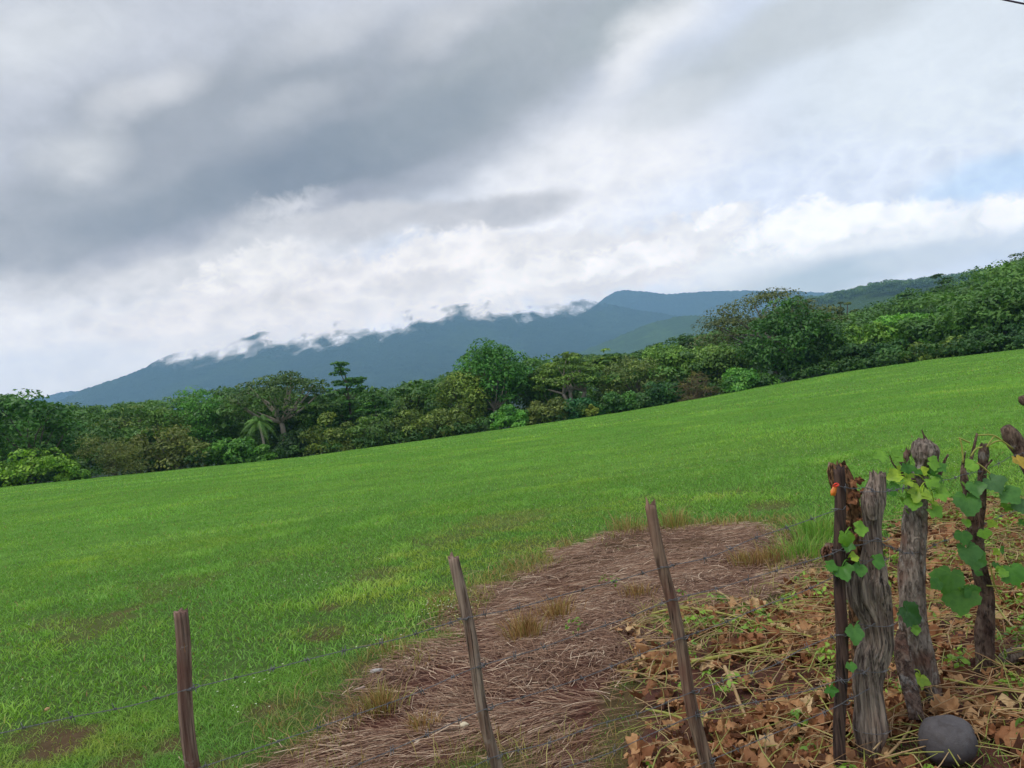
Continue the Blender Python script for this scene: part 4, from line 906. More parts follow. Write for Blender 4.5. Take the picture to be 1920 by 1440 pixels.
_b = G(872, 1370); stone("pale_stone", _b + [0, 0, 0.03], 0.022, 0.014, 0.012, stone_mat("cream_stone", lin(196, 178, 140), lin(226, 214, 188), 30), "cream coloured stone near the second thin post", "stone", 7, 0.4)
_b = G(806, 1360); stone("pale_stone", _b + [0, 0, 0.025], 0.026, 0.012, 0.01, M_PALE, "small grey white chip beside the cream coloured stone", "stone", 8, 0.4)
_b = G(783, 1402); stone("pale_stone", _b + [0, 0, 0.022], 0.02, 0.01, 0.01, stone_mat("tan_chip", lin(176, 156, 130), lin(206, 190, 166), 30), "tan chip lying toward the road from the cream stone", "stone", 9, 0.4, None, 0.6)
_b = G(676, 1300); stone("wood_chip", _b + [0, 0, 0.028], 0.034, 0.009, 0.008, stone_mat("chip_wood", lin(150, 128, 116), lin(190, 168, 152), 30), "greyish wood chip by the yellow brown tuft", "wood chip", 10, 0.4, None, 0.5)
_b = G(88, 1332); stone("pale_stone", _b + [0, 0, 0.008], 0.014, 0.012, 0.01, stone_mat("peach_stone", lin(200, 150, 110), lin(220, 176, 138), 30), "peach coloured pebble on the bare patch by the low wire", "stone", 11, 0.3)

def build_weeds():
    """low green weeds growing through the dead leaves and along the straw"""
    rng = np.random.default_rng(43); C, R = [], []
    while len(C) < 300:
        x, y = rng.uniform(-1.2, 6.0), rng.uniform(2.3, 7.5)
        if rng.random() > float(m_litter(x, y)) * (0.9 if y > 3.6 else 0.22) + 0.02 * float(m_straw(x, y)): continue
        for _ in range(rng.integers(1, 4)):
            q = np.array([x + rng.normal() * 0.05, y + rng.normal() * 0.05, 0]); q[2] = float(terrain(q[0], q[1])) + 0.05 + 0.06 * rng.random(); C.append(q); R.append(rng.uniform(0.025, 0.06) * (1.0 if y < 4 else 1.5))
    V, F, Tt = leaf_faces(rng, np.array(C), np.array(R), 11, 0.034, 0.7, 0.8)
    tag(mesh("weeds", V, F, M_FOL, None, {'tint': Tt}, False, lin(104, 140, 56, 1.2)), "small green weeds coming up through the dead leaves and straw", "weeds", None, 'stuff')
build_weeds()

def build_flowers():
    rng = np.random.default_rng(37); mb = MB()
    m, t, bs, out = mat("white_petal"); N = NT(t); N.l(N.mix(N.attr('tint'), lin(196, 206, 120), lin(232, 234, 222)), bs.inputs['Base Color']); rough(bs, 0.7, 0.1)
    spots = [(830, 1158, 0.10, 26), (855, 1170, 0.10, 14), (710, 1225, 0.08, 6), (600, 1100, 0.3, 16), (620, 1120, 0.3, 10), (460, 1312, 0.10, 9), (445, 1370, 0.08, 5), (30, 1310, 0.10, 5), (330, 1100, 0.5, 10), (20, 1190, 0.2, 4), (1700, 880, 1.2, 40), (1560, 850, 2.0, 60), (1300, 900, 1.8, 50), (1150, 880, 2.0, 50), (1620, 900, 0.8, 30)]
    for px, py, s, n in spots:
        c = G(px, py)
        for _ in range(n):
            x, y = c[0] + rng.normal() * s, c[1] + rng.normal() * s; r = math.hypot(x, y); z = float(terrain(x, y)) + 0.07 + 0.07 * rng.random(); k = 0.005 * (1 + r * 0.08)
            a = rng.random() * 6.28
            for q in range(4):
                e = a + q * 1.57; d = np.array([math.cos(e), math.sin(e), 0.5]) * k; w = np.array([-math.sin(e), math.cos(e), 0]) * k * 0.45; p = np.array([x, y, z])
                mb.add(np.stack([p, p + d * 0.6 + w, p + d, p + d * 0.6 - w]), np.array([[0, 1, 2, 3]]), rng.random())
    o = mb.build("tiny_flowers", m); tag(o, "scattered tiny white flowers in the grass", "flowers", None, 'stuff')
build_flowers()

# ------------------------------------------------------------------ fence posts
def wood_mat(name, light, dark, red, streak=1.0, lichen=0.0):
    m, t, bs, out = mat(name); N = NT(t); p = N.obj()
    s = N.noise(N.scale(p, (70, 70, 3.2)), 1.0, 6, 0.6, 0.4); c = N.mix(N.ramp(s, 0.3, 0.68), dark, light)
    c = N.mix(N.ramp(N.noise(N.scale(p, (9, 9, 4)), 1.0, 4), 0.45, 0.7, 0, 0.75), c, red)
    crack = N.ramp(N.noise(N.scale(p, (130, 130, 2.0)), 1.0, 3, 0.5), 0.60, 0.70)
    c = N.mix(N.math('MULTIPLY', crack, 0.85), c, (0.012, 0.009, 0.008))
    if lichen: c = N.mix(N.ramp(N.noise(p, 26, 5, 0.7), 0.60, 0.70, 0, lichen), c, lin(176, 174, 166))
    N.l(c, bs.inputs['Base Color']); rough(bs, 0.85, 0.2)
    h = N.math('SUBTRACT', N.math('ADD', s, N.math('MULTIPLY', N.noise(p, 90, 4), 0.3)), N.math('MULTIPLY', crack, 0.8))
    N.l(N.bump(h, 0.9, 0.006), bs.inputs['Normal']); return m
M_WIRE, _t, _b, _o = mat("rusty_wire"); _N = NT(_t)
_N.l(_N.mix(_N.noise(_N.pos(), 60, 3), lin(78, 76, 78), lin(140, 138, 140)), _b.inputs['Base Color']); _b.inputs['Metallic'].default_value = 0.6; rough(_b, 0.5, 0.5)
def staple(parent, c, r, d=(0, -1, 0)):
    """wire tie wrapped round the post"""
    a = np.linspace(0, 2 * math.pi, 18); pts = c + np.stack([np.cos(a) * r, np.sin(a) * r, 0.004 * np.sin(a * 2) + a * 0.0008], -1)
    V, F = tube(pts, 0.0013, 5, cap=False); mb = MB(); mb.add(V, F)
    V, F = tube(spline([c + [r * 0.3, -r, 0], c + [r * 0.5, -r - 0.008, 0.006], c + [r * 0.9, -r - 0.003, 0.014]], 6), 0.0014, 5); mb.add(V, F)
    return mb.build("wire_tie", M_WIRE, parent)
def thin_post(top, low, dist, w_top, w_low, label, m, seed, n=14, square=False, ties=()):
    rng = np.random.default_rng(seed); A = P(*low, dist); B = P(*top, dist); d = B - A; k = (A[2] + 0.15) / d[2]; base = A - d * max(k, 0)
    g = float(terrain(base[0], base[1])); b0 = base.copy(); foot = A - d * ((A[2] - g) / d[2])
    r = root("fence_post", foot, label, "fence post", "thin wooden posts of the barbed wire fence")
    M = 60; s = np.linspace(0, 1, M); pts = base + (B - base) * s[:, None]; L = np.linalg.norm(B - base)
    pts[:, 0] += 0.009 * np.sin(s * 5 + seed) + 0.006 * np.sin(s * 13 + seed * 2); pts[:, 1] += 0.005 * np.sin(s * 4 + 1 + seed)
    rad = np.linspace(w_low, w_top, M) / 2 * dist / FPX
    th = np.arange(n) * 2 * math.pi / n; S, TH = np.meshgrid(s, th, indexing='ij')
    disp = 1 + 0.22 * (fbm(np.cos(TH) * 1.6 + 3 + seed, np.sin(TH) * 1.6 + 3, S * L * 3.0, 3, seed) - 0.5) + 0.25 * (fbm(np.cos(TH) * 4 + 3, np.sin(TH) * 4 + 9, S * L * 1.5, 2, seed + 5) - 0.5)
    if square: q = np.maximum(np.abs(np.cos(TH)), np.abs(np.sin(TH))); disp = disp * 0.5 + 0.5 * 0.98 / q
    V, F = tube(pts, rad, n, disp)
    V = np.array(V); topring = np.arange((M - 1) * n, M * n); V[topring, 2] += 0.010 * rng.normal(size=n)
    mb = MB(); mb.add(V, F); o = mb.build("post_shaft", m, r, True)
    for (px, py) in ties:
        c = P(px, py, dist); staple(r, c, rad[int(M * 0.6)] * 1.12)
    return r
M_P1 = wood_mat("reddish_post_wood", lin(156, 128, 112), lin(80, 56, 48), lin(108, 72, 60), lichen=0.4)
M_P2 = wood_mat("grey_brown_post_wood", lin(164, 142, 124), lin(84, 64, 54), lin(116, 86, 70), lichen=0.15)
M_P3 = wood_mat("brown_post_wood", lin(150, 122, 102), lin(76, 56, 48), lin(116, 78, 64))
M_P4 = wood_mat("dark_split_wood", lin(92, 72, 62), lin(40, 30, 28), lin(70, 48, 42))
p1 = thin_post((339, 1147), (369, 1440), 2.42, 25, 27, "reddish post with a tan scar, apart from the others at the grassy side", M_P1, 1, ties=[(358, 1291)])
p2 = thin_post((850, 1045), (936, 1440), 2.68, 21, 24, "grey brown leaning post between the reddish post and the long brown one", M_P2, 2, ties=[(870, 1160), (896, 1250), (914, 1328), (930, 1418)])
p3 = thin_post((1214, 947), (1331, 1440), 2.88, 20, 25, "long brown leaning post where the straw meets the dead leaves", M_P3, 3, ties=[(1247, 1063), (1262, 1124), (1278, 1196), (1299, 1297), (1309, 1340), (1328, 1427)])
p4 = thin_post((1569, 880), (1581, 1440), 2.95, 19, 21, "upright dark split post with an orange strip tied near its top", M_P4, 4, 12, True, ties=[(1571, 955), (1573, 1032), (1574, 1076), (1577, 1190), (1579, 1275), (1580, 1318)])
# pale heart-wood edge of the split post, tan scar and nail of the reddish one
def patch(parent, px, py, dist, w, h, tilt, m, name, off=0.0):
    rng = np.random.default_rng(int(px)); c = P(px, py, dist - off); a = np.linspace(0, 6.283, 15)[:-1]; e = math.radians(tilt)
    q = np.stack([np.cos(a) * w * (1 + 0.2 * rng.normal(size=14)), np.sin(a) * h * (1 + 0.12 * rng.normal(size=14))], -1) * dist / FPX / 2
    u = RGT * math.cos(e) + UPV * math.sin(e); v = -RGT * math.sin(e) + UPV * math.cos(e)
    F0 = c + q[:, :1] * u + q[:, 1:] * v; V = np.concatenate([F0, F0 + np.array([0, 0.006, 0])]); k = np.arange(14)
    return mesh(name, V, [np.stack([k, (k + 1) % 14, 14 + (k + 1) % 14, 14 + k], -1), np.stack([np.zeros(12, int), k[1:13], k[2:14]], -1)], m, parent)
M_SCAR = wood_mat("tan_scar_wood", lin(186, 140, 98), lin(150, 104, 70), lin(170, 120, 84)); M_EDGE = wood_mat("pale_edge_wood", lin(176, 146, 120), lin(120, 92, 74), lin(150, 112, 92))
patch(p1, 342, 1215, 2.42, 9, 32, 6, M_SCAR, "bark_scar", 0.0205)

# ------------------------------------------------------------------ stumps
def bark_mat2(name, a, b, c3, lich, sc=1.0, flake=0.4):
    m, t, bs, out = mat(name); N = NT(t); p = N.obj()
    s = N.noise(N.scale(p, (26 * sc, 26 * sc, 11 * sc)), 1.0, 7, 0.65, 0.6); c = N.mix(N.ramp(s, 0.32, 0.68), a, b)
    c = N.mix(N.ramp(N.noise(p, 9 * sc, 4), 0.48, 0.68, 0, 0.8), c, c3)
    c = N.mix(N.ramp(N.noise(N.scale(p, (1, 1, 0.7)), 16 * sc, 6, 0.7), 0.56, 0.66, 0, lich), c, lin(170, 166, 156))
    cr = N.ramp(N.noise(N.scale(p, (48 * sc, 48 * sc, 20 * sc)), 1.0, 6, 0.6, 1.2), 0.38, 0.50); c = N.mix(N.math('MULTIPLY', N.math('SUBTRACT', 1.0, cr), flake), c, (0.016, 0.012, 0.010))
    N.l(c, bs.inputs['Base Color']); rough(bs, 0.9, 0.15)
    N.l(N.bump(N.math('ADD', s, N.math('MULTIPLY', cr, flake)), 1.0, 0.012), bs.inputs['Normal']); return m
M_OLD = wood_mat("weathered_grey_wood", lin(160, 142, 126), lin(58, 46, 42), lin(108, 84, 74), lichen=0.2)
M_BARK = bark_mat2("grey_brown_bark", lin(88, 72, 62), lin(158, 144, 130), lin(118, 88, 74), 0.85)
M_BARK2 = bark_mat2("dark_rough_bark", lin(72, 54, 46), lin(132, 110, 94), lin(110, 78, 64), 0.45)
M_FLAKE = bark_mat2("flaking_tan_bark", lin(84, 56, 40), lin(160, 124, 88), lin(120, 80, 56), 0.4, 1.2, 0.8)
M_CUT = wood_mat("cut_wood", lin(150, 110, 82), lin(84, 52, 40), lin(120, 76, 58))
def column(rows, dist, n, M, rough_amp, groove, seed, depth=0.85, twist=0.4, jag=0.012):
    """trunk from its outline in the photograph: rows of (y, left, right)"""
    rows = np.array(rows, float); rng = np.random.default_rng(seed); dist = np.broadcast_to(np.asarray(dist, float), (len(rows),))
    c = np.array([P((l + r) / 2, y, d) for (y, l, r), d in zip(rows, dist)]); rad = (rows[:, 2] - rows[:, 1]) / 2 * dist / FPX
    o = np.argsort(c[:, 2]); c, rad = c[o], rad[o]; pts = spline(c, M); u = np.linspace(0, 1, M); l = np.concatenate([[0], np.cumsum(np.linalg.norm(np.diff(c, axis=0), axis=1))]); R = np.interp(u * l[-1], l, rad); L = l[-1]
    th = np.arange(n) * 2 * math.pi / n; S, TH = np.meshgrid(u, th, indexing='ij'); TH = TH + twist * S + 0.5 * (vnoise(S * L * 4, S * 0, seed=seed) - 0.5)
    lump = fbm(np.cos(TH) * 1.3 + 5, np.sin(TH) * 1.3 + 5, S * L * 5, 4, seed) - 0.5
    gr = fbm(np.cos(TH) * 3.6 + 7, np.sin(TH) * 3.6 + 7, S * L * 1.6, 3, seed + 3); gr = np.clip(1 - np.abs(2 * gr - 1) * 3.2, 0, 1) ** 1.5
    fineg = fbm(np.cos(TH) * 11 + 7, np.sin(TH) * 11 + 7, S * L * 4, 3, seed + 4) - 0.5
    disp = 1 + rough_amp * lump - groove * gr + groove * 0.8 * fineg
    V, F = tube(pts, R, n, disp, depth, ref=[1, 0, 0]); V = np.array(V); V[(M - 1) * n:M * n, 2] += jag * rng.normal(size=n)
    return V, F, c
M_LEAF, _t, _b, _o = mat("living_leaf"); _N = NT(_t)
_c = _N.mix(_N.attr('tint'), _N.mix(1.0, _N.objcol(), (0.8, 0.85, 0.85), 'MULTIPLY'), _N.mix(1.0, _N.objcol(), (1.35, 1.25, 1.2), 'MULTIPLY'))
_c = _N.mix(_N.ramp(_N.noise(_N.pos(), 45, 4), 0.4, 0.7), _c, _N.mix(1.0, _c, (0.75, 0.82, 0.8), 'MULTIPLY'))
_N.l(_c, _b.inputs['Base Color']); rough(_b, 0.45, 0.4); translucent(_N, _b, _o, _N.mix(1.0, _c, (1.3, 1.35, 0.6), 'MULTIPLY'), 0.3)
def leaf(parent, px, py, dist, size, ang, col, seed, lobes=3, deep=0.28, tilt=(0, 0), stem=None, name="leaf", m=None, fold=0.22, curl=0.45, crumple=0.035):
    """one leaf, seen at the photo point; size in photo pixels; ang = direction of its tip in the picture (0 right, 90 down)"""
    rng = np.random.default_rng(seed); V, F = leaf_mesh(rng, size * 0.94 * dist / FPX, lobes, deep, fold, curl, crumple, 34)
    nrm = unit(np.array([tilt[0] + 0.15 * rng.normal(), -0.8, 0.55 + tilt[1] + 0.15 * rng.normal()])); e = math.radians(ang); tip = RGT * math.cos(e) - UPV * math.sin(e)
    tip = unit(tip - nrm * tip.dot(nrm)); sd = np.cross(nrm, tip); ctr = P(px, py, dist); o0 = ctr - tip * size * dist / FPX * 0.25
    W = o0 + V[:, :1] * tip + V[:, 1:2] * sd + V[:, 2:] * nrm
    rib = np.abs(np.sin(np.arctan2(V[:, 1], V[:, 0]) * (lobes + 1) / 2.0)); tint = 0.5 * rng.random() + 0.5 * (rib < 0.15)
    mb = MB(); mb.add(W, F, tint)
    if stem is not None:
        s = P(stem[0], stem[1], dist + 0.03); Vs, Fs = tube(spline([s, (s + o0) / 2 + np.array([0, -0.01, 0.015]), o0], 8), [0.0022] * 8, 5, cap=False); mb.add(Vs, Fs, 0.9)
    return mb.build(name, m or M_LEAF, parent, True, col)
DK, MD, LT, YL, BL = lin(56, 100, 38), lin(80, 134, 46), lin(120, 168, 52), lin(164, 192, 58), lin(86, 136, 60)

# the thick weathered post
D1 = 3.02
rows = [(890, 1628, 1662), (900, 1627, 1662), (922, 1618, 1662), (940, 1611, 1661), (965, 1614, 1657), (990, 1618, 1655), (1015, 1618, 1656), (1040, 1615, 1658), (1065, 1608, 1664), (1090, 1592, 1668), (1112, 1592, 1669), (1135, 1602, 1670), (1160, 1612, 1671), (1185, 1616, 1672), (1208, 1615, 1672), (1230, 1606, 1667), (1255, 1601, 1660), (1280, 1601, 1655), (1305, 1602, 1656), (1330, 1603, 1659), (1350, 1601, 1662), (1368, 1601, 1663), (1392, 1606, 1656), (1420, 1611, 1648), (1450, 1614, 1644)]
_mid = np.array([(r_[1] + r_[2]) / 2 for r_ in rows]); _hw = np.array([(r_[2] - r_[1]) / 2 for r_ in rows]); _yy = np.array([r_[0] for r_ in rows]); _ln = np.polyval(np.polyfit(_yy, _mid, 1), _yy)
rows = [(y_, m_ - h_, m_ + h_) for y_, m_, h_ in zip(_yy, _ln + (_mid - _ln) * 1.2, (_hw.mean() + (_hw - _hw.mean()) * 1.25) * 1.0)]
V, F, _c0 = column(rows, D1, 96, 190, 0.14, 0.26, 5, 0.8, 0.7, 0.010)
w = root("weathered_stump", G(1628, 1424), "thick grey weathered stump with deep cracks beside the upright split post", "stump")
mb = MB(); mb.add(V, F); mb.build("trunk", M_OLD, w, True)
# knot and loose stub
V, F, _ = column([(930, 1622, 1640), (948, 1618, 1646), (962, 1622, 1646), (975, 1630, 1645)], D1 - 0.035, 24, 24, 0.5, 0.2, 8, 0.7); mb = MB(); mb.add(V, F); mb.build("knot", M_OLD, w, True)
for px, py in ((1640, 921), (1638, 1012), (1634, 1049), (1642, 1168), (1630, 1252), (1632, 1366)): staple(w, P(px, py, D1), 0.052 if py < 1100 else 0.06)
# flaking trunk close behind the split post
D2 = 3.12
f = root("bark_stump", G(1620, 1400), "flaking tan-barked stump hidden behind the upright split post", "stump")
V, F, _ = column([(874, 1552, 1588), (880, 1550, 1592), (900, 1553, 1600), (925, 1562, 1606), (950, 1572, 1612), (985, 1580, 1618), (1030, 1586, 1628), (1080, 1586, 1636), (1140, 1590, 1640), (1220, 1596, 1646), (1320, 1600, 1650), (1400, 1602, 1650)], D2, 48, 150, 0.5, 0.22, 15, 0.85, 0.5, 0.012)
mb = MB(); mb.add(V, F); mb.build("trunk", M_FLAKE, f, True)
rng = np.random.default_rng(51)
for i in range(16):
    px, py = rng.uniform(1578, 1622), rng.uniform(885, 1010)
    leaf(f, px, py, D2 - 0.06, rng.uniform(14, 26), rng.uniform(30, 150), None, 300 + i, 3, 0.3, (rng.normal() * 0.4, rng.normal() * 0.4), None, "dry_leaf", M_DEAD, 0.5, 1.2, 0.1)
# torn branch stub
c = P(1556, 1036, 3.0); V, F = tube(spline([P(1590, 1045, 3.1), P(1572, 1040, 3.06), c], 10), np.linspace(0.03, 0.036, 10), 20, 1 + 0.25 * (np.random.default_rng(3).random((10, 20)) - 0.5)); mb = MB(); mb.add(V, F)
br = mb.build("cut_branch", M_BARK2, f, True); br['label'] = "torn branch end with reddish splinters"
mb = MB(); rng = np.random.default_rng(52)
for i in range(34):
    a, q = rng.random() * 6.28, math.sqrt(rng.random()) * 0.03; s = c + RGT * math.cos(a) * q + UPV * math.sin(a) * q; e = s + np.array([-0.012, -0.02, 0]) * rng.uniform(0.5, 1.6) + rng.normal(size=3) * 0.006
    V, F = tube(np.array([s + [0.02, 0.03, 0], s, e]), [0.005, 0.0045, 0.001], 5); mb.add(V, F)
sp = mb.build("splintered_end", M_CUT, br)
for (px, py, s, a, col, lb, st) in [(1587, 1012, 40, 80, LT, 3, (1596, 990)), (1583, 1072, 44, 75, MD, 3, (1590, 1050)), (1616, 992, 34, 10, LT, 3, (1604, 990)), (1603, 1045, 22, -10, YL, 3, (1590, 1046)), (1612, 1068, 30, 100, MD, 3, (1600, 1045)), (1560, 1062, 30, 30, MD, 3, None), (1590, 1026, 26, 100, MD, 3, (1585, 1005)), (1649, 1054, 34, 25, MD, 3, (1632, 1046)), (1603, 1188, 40, 100, BL, 3, (1612, 1165)), (1596, 1252, 26, 95, MD, 3, None), (1559, 1296, 26, 90, MD, 3, (1566, 1280))]:
    leaf(f, px, py, D1 - 0.10, s, a, col, int(px + py), lb, 0.22, (0, 0), st)

# the tallest living stump
D3 = 3.48
g = root("living_stump", G(1728, 1305), "tallest living stump with a knobbly pale head and lime leaves", "stump")
V, F, _ = column([(826, 1722, 1748), (832, 1712, 1756), (846, 1708, 1760), (862, 1710, 1756), (872, 1716, 1744), (884, 1714, 1738), (894, 1704, 1742), (906, 1701, 1742), (918, 1704, 1739), (935, 1703, 1738), (960, 1696, 1737), (985, 1693, 1736), (1010, 1692, 1735), (1035, 1690, 1735), (1060, 1688, 1735), (1100, 1688, 1735), (1140, 1689, 1738), (1180, 1689, 1742), (1220, 1692, 1748), (1260, 1698, 1754), (1300, 1700, 1760), (1330, 1700, 1764)], D3, 72, 190, 0.55, 0.13, 25, 0.9, 0.3, 0.006)
mb = MB(); mb.add(V, F); mb.build("trunk", M_BARK, g, True)
V, F, _ = column([(1185, 1682, 1700), (1215, 1676, 1704), (1250, 1680, 1712), (1290, 1690, 1722), (1325, 1700, 1728), (1350, 1704, 1734)], [3.42, 3.36, 3.3, 3.24, 3.18, 3.16], 36, 60, 0.3, 0.2, 27, 0.7); mb = MB(); mb.add(V, F); mb.build("buttress_root", M_BARK2, g, True)
V, F, _ = column([(846, 1698, 1708), (858, 1688, 1706), (868, 1686, 1706), (874, 1692, 1702)], D3 - 0.02, 24, 24, 0.4, 0.25, 28); mb = MB(); mb.add(V, F)
for q in ([(1698, 874), (1690, 886), (1700, 900)], [(1757, 900), (1766, 880), (1772, 862), (1778, 852)], [(1764, 884), (1760, 868), (1758, 856)], [(1694, 885), (1676, 872), (1668, 856)], [(1748, 836), (1740, 826), (1730, 812)], [(1734, 830), (1732, 816), (1728, 806)]):
    V, F = tube(spline([P(x, y, D3) for x, y in q], 10), np.linspace(0.011, 0.005, 10) * (0.5 if q[-1][1] in (812, 806, 856) and q[0][0] != 1757 else 0.9), 8); mesh("twig", V, F, M_BARK2, g, {'tint': np.full(len(V), 0.5)}, True)
mb.build("side_stub", M_BARK2, g, True)
for (px, py, s, a, col, lb, st) in [(1721, 926, 46, 110, YL, 3, (1738, 905)), (1736, 922, 30, -10, YL, 3, (1730, 912)), (1750, 905, 30, 60, LT, 3, (1735, 892)), (1712, 945, 36, 95, LT, 3, (1722, 920)), (1676, 893, 36, 170, YL, 3, (1700, 900)), (1672, 918, 34, 70, MD, 3, (1690, 900)), (1756, 962, 34, 50, LT, 3, (1738, 938)), (1769, 925, 34, 10, LT, 3, (1745, 920)), (1650, 855, 30, 170, LT, 3, (1672, 862)), (1684, 853, 32, -30, LT, 3, (1700, 870)), (1702, 880, 30, 80, MD, 3, (1706, 868)), (1752, 868, 30, 20, LT, 3, (1742, 880)), (1767, 878, 24, 60, MD, 3, None), (1702, 905, 24, 150, YL, 3, None), (1711, 1152, 56, 40, DK, 3, (1692, 1140)), (1692, 1148, 24, 170, DK, 3, None), (1718, 1180, 26, 10, LT, 3, None), (1727, 1278, 38, 110, YL, 3, (1715, 1255))]:
    leaf(g, px, py, D3 - 0.09, s, a, col, int(px * 3 + py), lb, 0.3, (0, 0), st)

_r = np.random.default_rng(88)
for i in range(14):
    leaf(g, _r.uniform(1675, 1772), _r.uniform(872, 968), D3 - 0.07 + 0.05 * _r.random(), _r.uniform(14, 24), _r.uniform(20, 160), (LT, YL, MD)[i % 3], 700 + i, 3, 0.3, (_r.normal() * 0.4, _r.normal() * 0.3), (1735, 905) if i % 2 else None)
# the thin forked living stump
D4 = 3.72
h = root("living_stump", G(1848, 1252), "thin forked living stump wrapped in large dark heart-shaped leaves", "stump")
mb = MB()
V, F, _ = column([(834, 1838, 1852), (850, 1834, 1854), (880, 1834, 1850), (910, 1832, 1848), (950, 1822, 1846), (975, 1814, 1842), (1010, 1815, 1842), (1050, 1818, 1846), (1090, 1828, 1856), (1110, 1838, 1862), (1150, 1834, 1864), (1185, 1828, 1865), (1215, 1830, 1864), (1250, 1832, 1864), (1275, 1830, 1868)], D4, 48, 150, 0.4, 0.14, 35, 0.9, 0.3, 0.006); mb.add(V, F)
V, F, _ = column([(868, 1803, 1808), (880, 1801, 1811), (900, 1801, 1816), (920, 1806, 1817), (945, 1810, 1824), (975, 1816, 1832)], D4 - 0.02, 24, 60, 0.4, 0.15, 36); mb.add(V, F); mb.build("trunk", M_BARK2, h, True)
mb = MB()
for q, r in (([(1838, 905), (1842, 885), (1860, 862)], 0.008), ([(1818, 872), (1824, 848), (1832, 812)], 0.009), ([(1806, 880), (1807, 866), (1810, 848)], 0.006)):
    V, F = tube(spline([P(x, y, D4 - 0.02) for x, y in q], 10), np.linspace(r, r * 0.6, 10), 8); mesh("twig", V, F, M_BARK2, h, None, True)
for q in ([(1834, 816), (1862, 816), (1884, 830), (1900, 842)], [(1850, 838), (1858, 826), (1864, 818)], [(1850, 838), (1866, 828), (1878, 826)], [(1820, 856), (1830, 842), (1842, 838)], [(1800, 822), (1804, 840), (1806, 868)], [(1798, 821), (1818, 830)], [(1832, 868), (1848, 880), (1860, 892)], [(1850, 1098), (1876, 1100), (1888, 1104)], [(1856, 1056), (1866, 1100), (1884, 1130)]):
    V, F = tube(spline([P(x, y, D4 - 0.04) for x, y in q], 10), [0.004] * 10, 6); mesh("leaf_stalk", V, F, M_VINE, h, None, True)
for (px, py, s, a, col, lb, st) in [(1814, 946, 56, 95, BL, 3, (1815, 925)), (1830, 915, 36, 80, BL, 3, (1832, 895)), (1866, 908, 44, 60, lin(84, 124, 70), 3, (1845, 890)), (1895, 930, 42, 60, BL, 3, (1866, 905)), (1820, 872, 28, 150, LT, 3, None), (1818, 1040, 52, 80, BL, 3, (1822, 1020)), (1836, 1052, 40, 30, BL, 3, (1822, 1036)), (1778, 1088, 58, 110, lin(88, 138, 46), 3, (1800, 1065)), (1803, 1126, 68, 88, lin(88, 138, 46), 3, (1806, 1105)), (1824, 1112, 32, 60, MD, 3, (1806, 1108)), (1754, 1094, 26, 150, MD, 3, None), (1846, 1002, 26, 80, LT, 3, None), (1903, 1078, 50, 70, MD, 3, (1890, 1060)), (1806, 1008, 34, 95, MD, 3, None), (1882, 1075, 20, 130, LT, 3, None), (1915, 950, 36, 80, lin(84, 124, 70), 3, None), (1812, 980, 20, 100, LT, 3, None)]:
    leaf(h, px, py, D4 - 0.12, s, a, col, int(px * 5 + py), 3, 0.14, (0, 0), st)
for i in range(14):
    leaf(h, _r.uniform(1795, 1915), _r.uniform(890, 1110), D4 - 0.08 + 0.06 * _r.random(), _r.uniform(14, 26), _r.uniform(30, 150), (LT, MD, YL, BL)[i % 4], 800 + i, 3, 0.25, (_r.normal() * 0.4, _r.normal() * 0.3))
# leaning trunk reaching in from the side
k = root("leaning_trunk", G(2080, 1330), "thick cut trunk leaning in above the barbed wire at the far end of the fence", "stump")
V, F = tube(spline([P(1886, 800, 3.7), P(1900, 822, 3.7), P(1925, 862, 3.68), P(1990, 970, 3.62), P(2050, 1150, 3.6), G(2080, 1330) - [0, 0, 0.1]], 80), np.interp(np.linspace(0, 1, 80), [0, 0.03, 0.08, 0.3, 1], [0.022, 0.036, 0.036, 0.05, 0.09]), 40,
            1 + 0.55 * (fbm(np.cos(np.arange(40) / 40 * 6.283)[None] * 2 + 4, np.sin(np.arange(40) / 40 * 6.283)[None] * 2 + 4, np.linspace(0, 22, 80)[:, None] + np.zeros((1, 40)), 4, 3) - 0.5)); mb = MB(); mb.add(V, F); mb.build("trunk", M_BARK2, k, True)
leaf(k, 1912, 866, 3.6, 32, 80, lin(190, 160, 60), 911, 3)
V, F = tube(spline([P(1915, 752, 3.75), P(1925, 748, 3.75), P(1990, 800, 3.72), P(2070, 960, 3.66), G(2120, 1330)], 40), np.linspace(0.022, 0.05, 40), 20, 1 + 0.3 * (np.random.default_rng(9).random((40, 20)) - 0.5)); mb = MB(); mb.add(V, F); mb.build("cut_branch", M_BARK2, k, True)
# log and small stake on the ground
V, F = tube(spline([G(1878, 1252) + [0, 0, 0.03], G(1910, 1244) + [0, 0, 0.045], G(1990, 1236) + [0, 0, 0.05]], 30), np.interp(np.linspace(0, 1, 30), [0, 0.08, 1], [0.02, 0.034, 0.045]), 24, 1 + 0.25 * (fbm(np.cos(np.arange(24) / 24 * 6.283)[None] * 3 + 4, np.sin(np.arange(24) / 24 * 6.283)[None] * 3 + 4, np.linspace(0, 3, 30)[:, None] + np.zeros((1, 24)), 3, 5) - 0.5))
l0 = G(1900, 1250); o = mesh("fallen_log", V - l0, F, M_OLD, None, None, True); o.location = l0; tag(o, "dark grey fallen log lying in the dead leaves near the thin forked stump", "log")

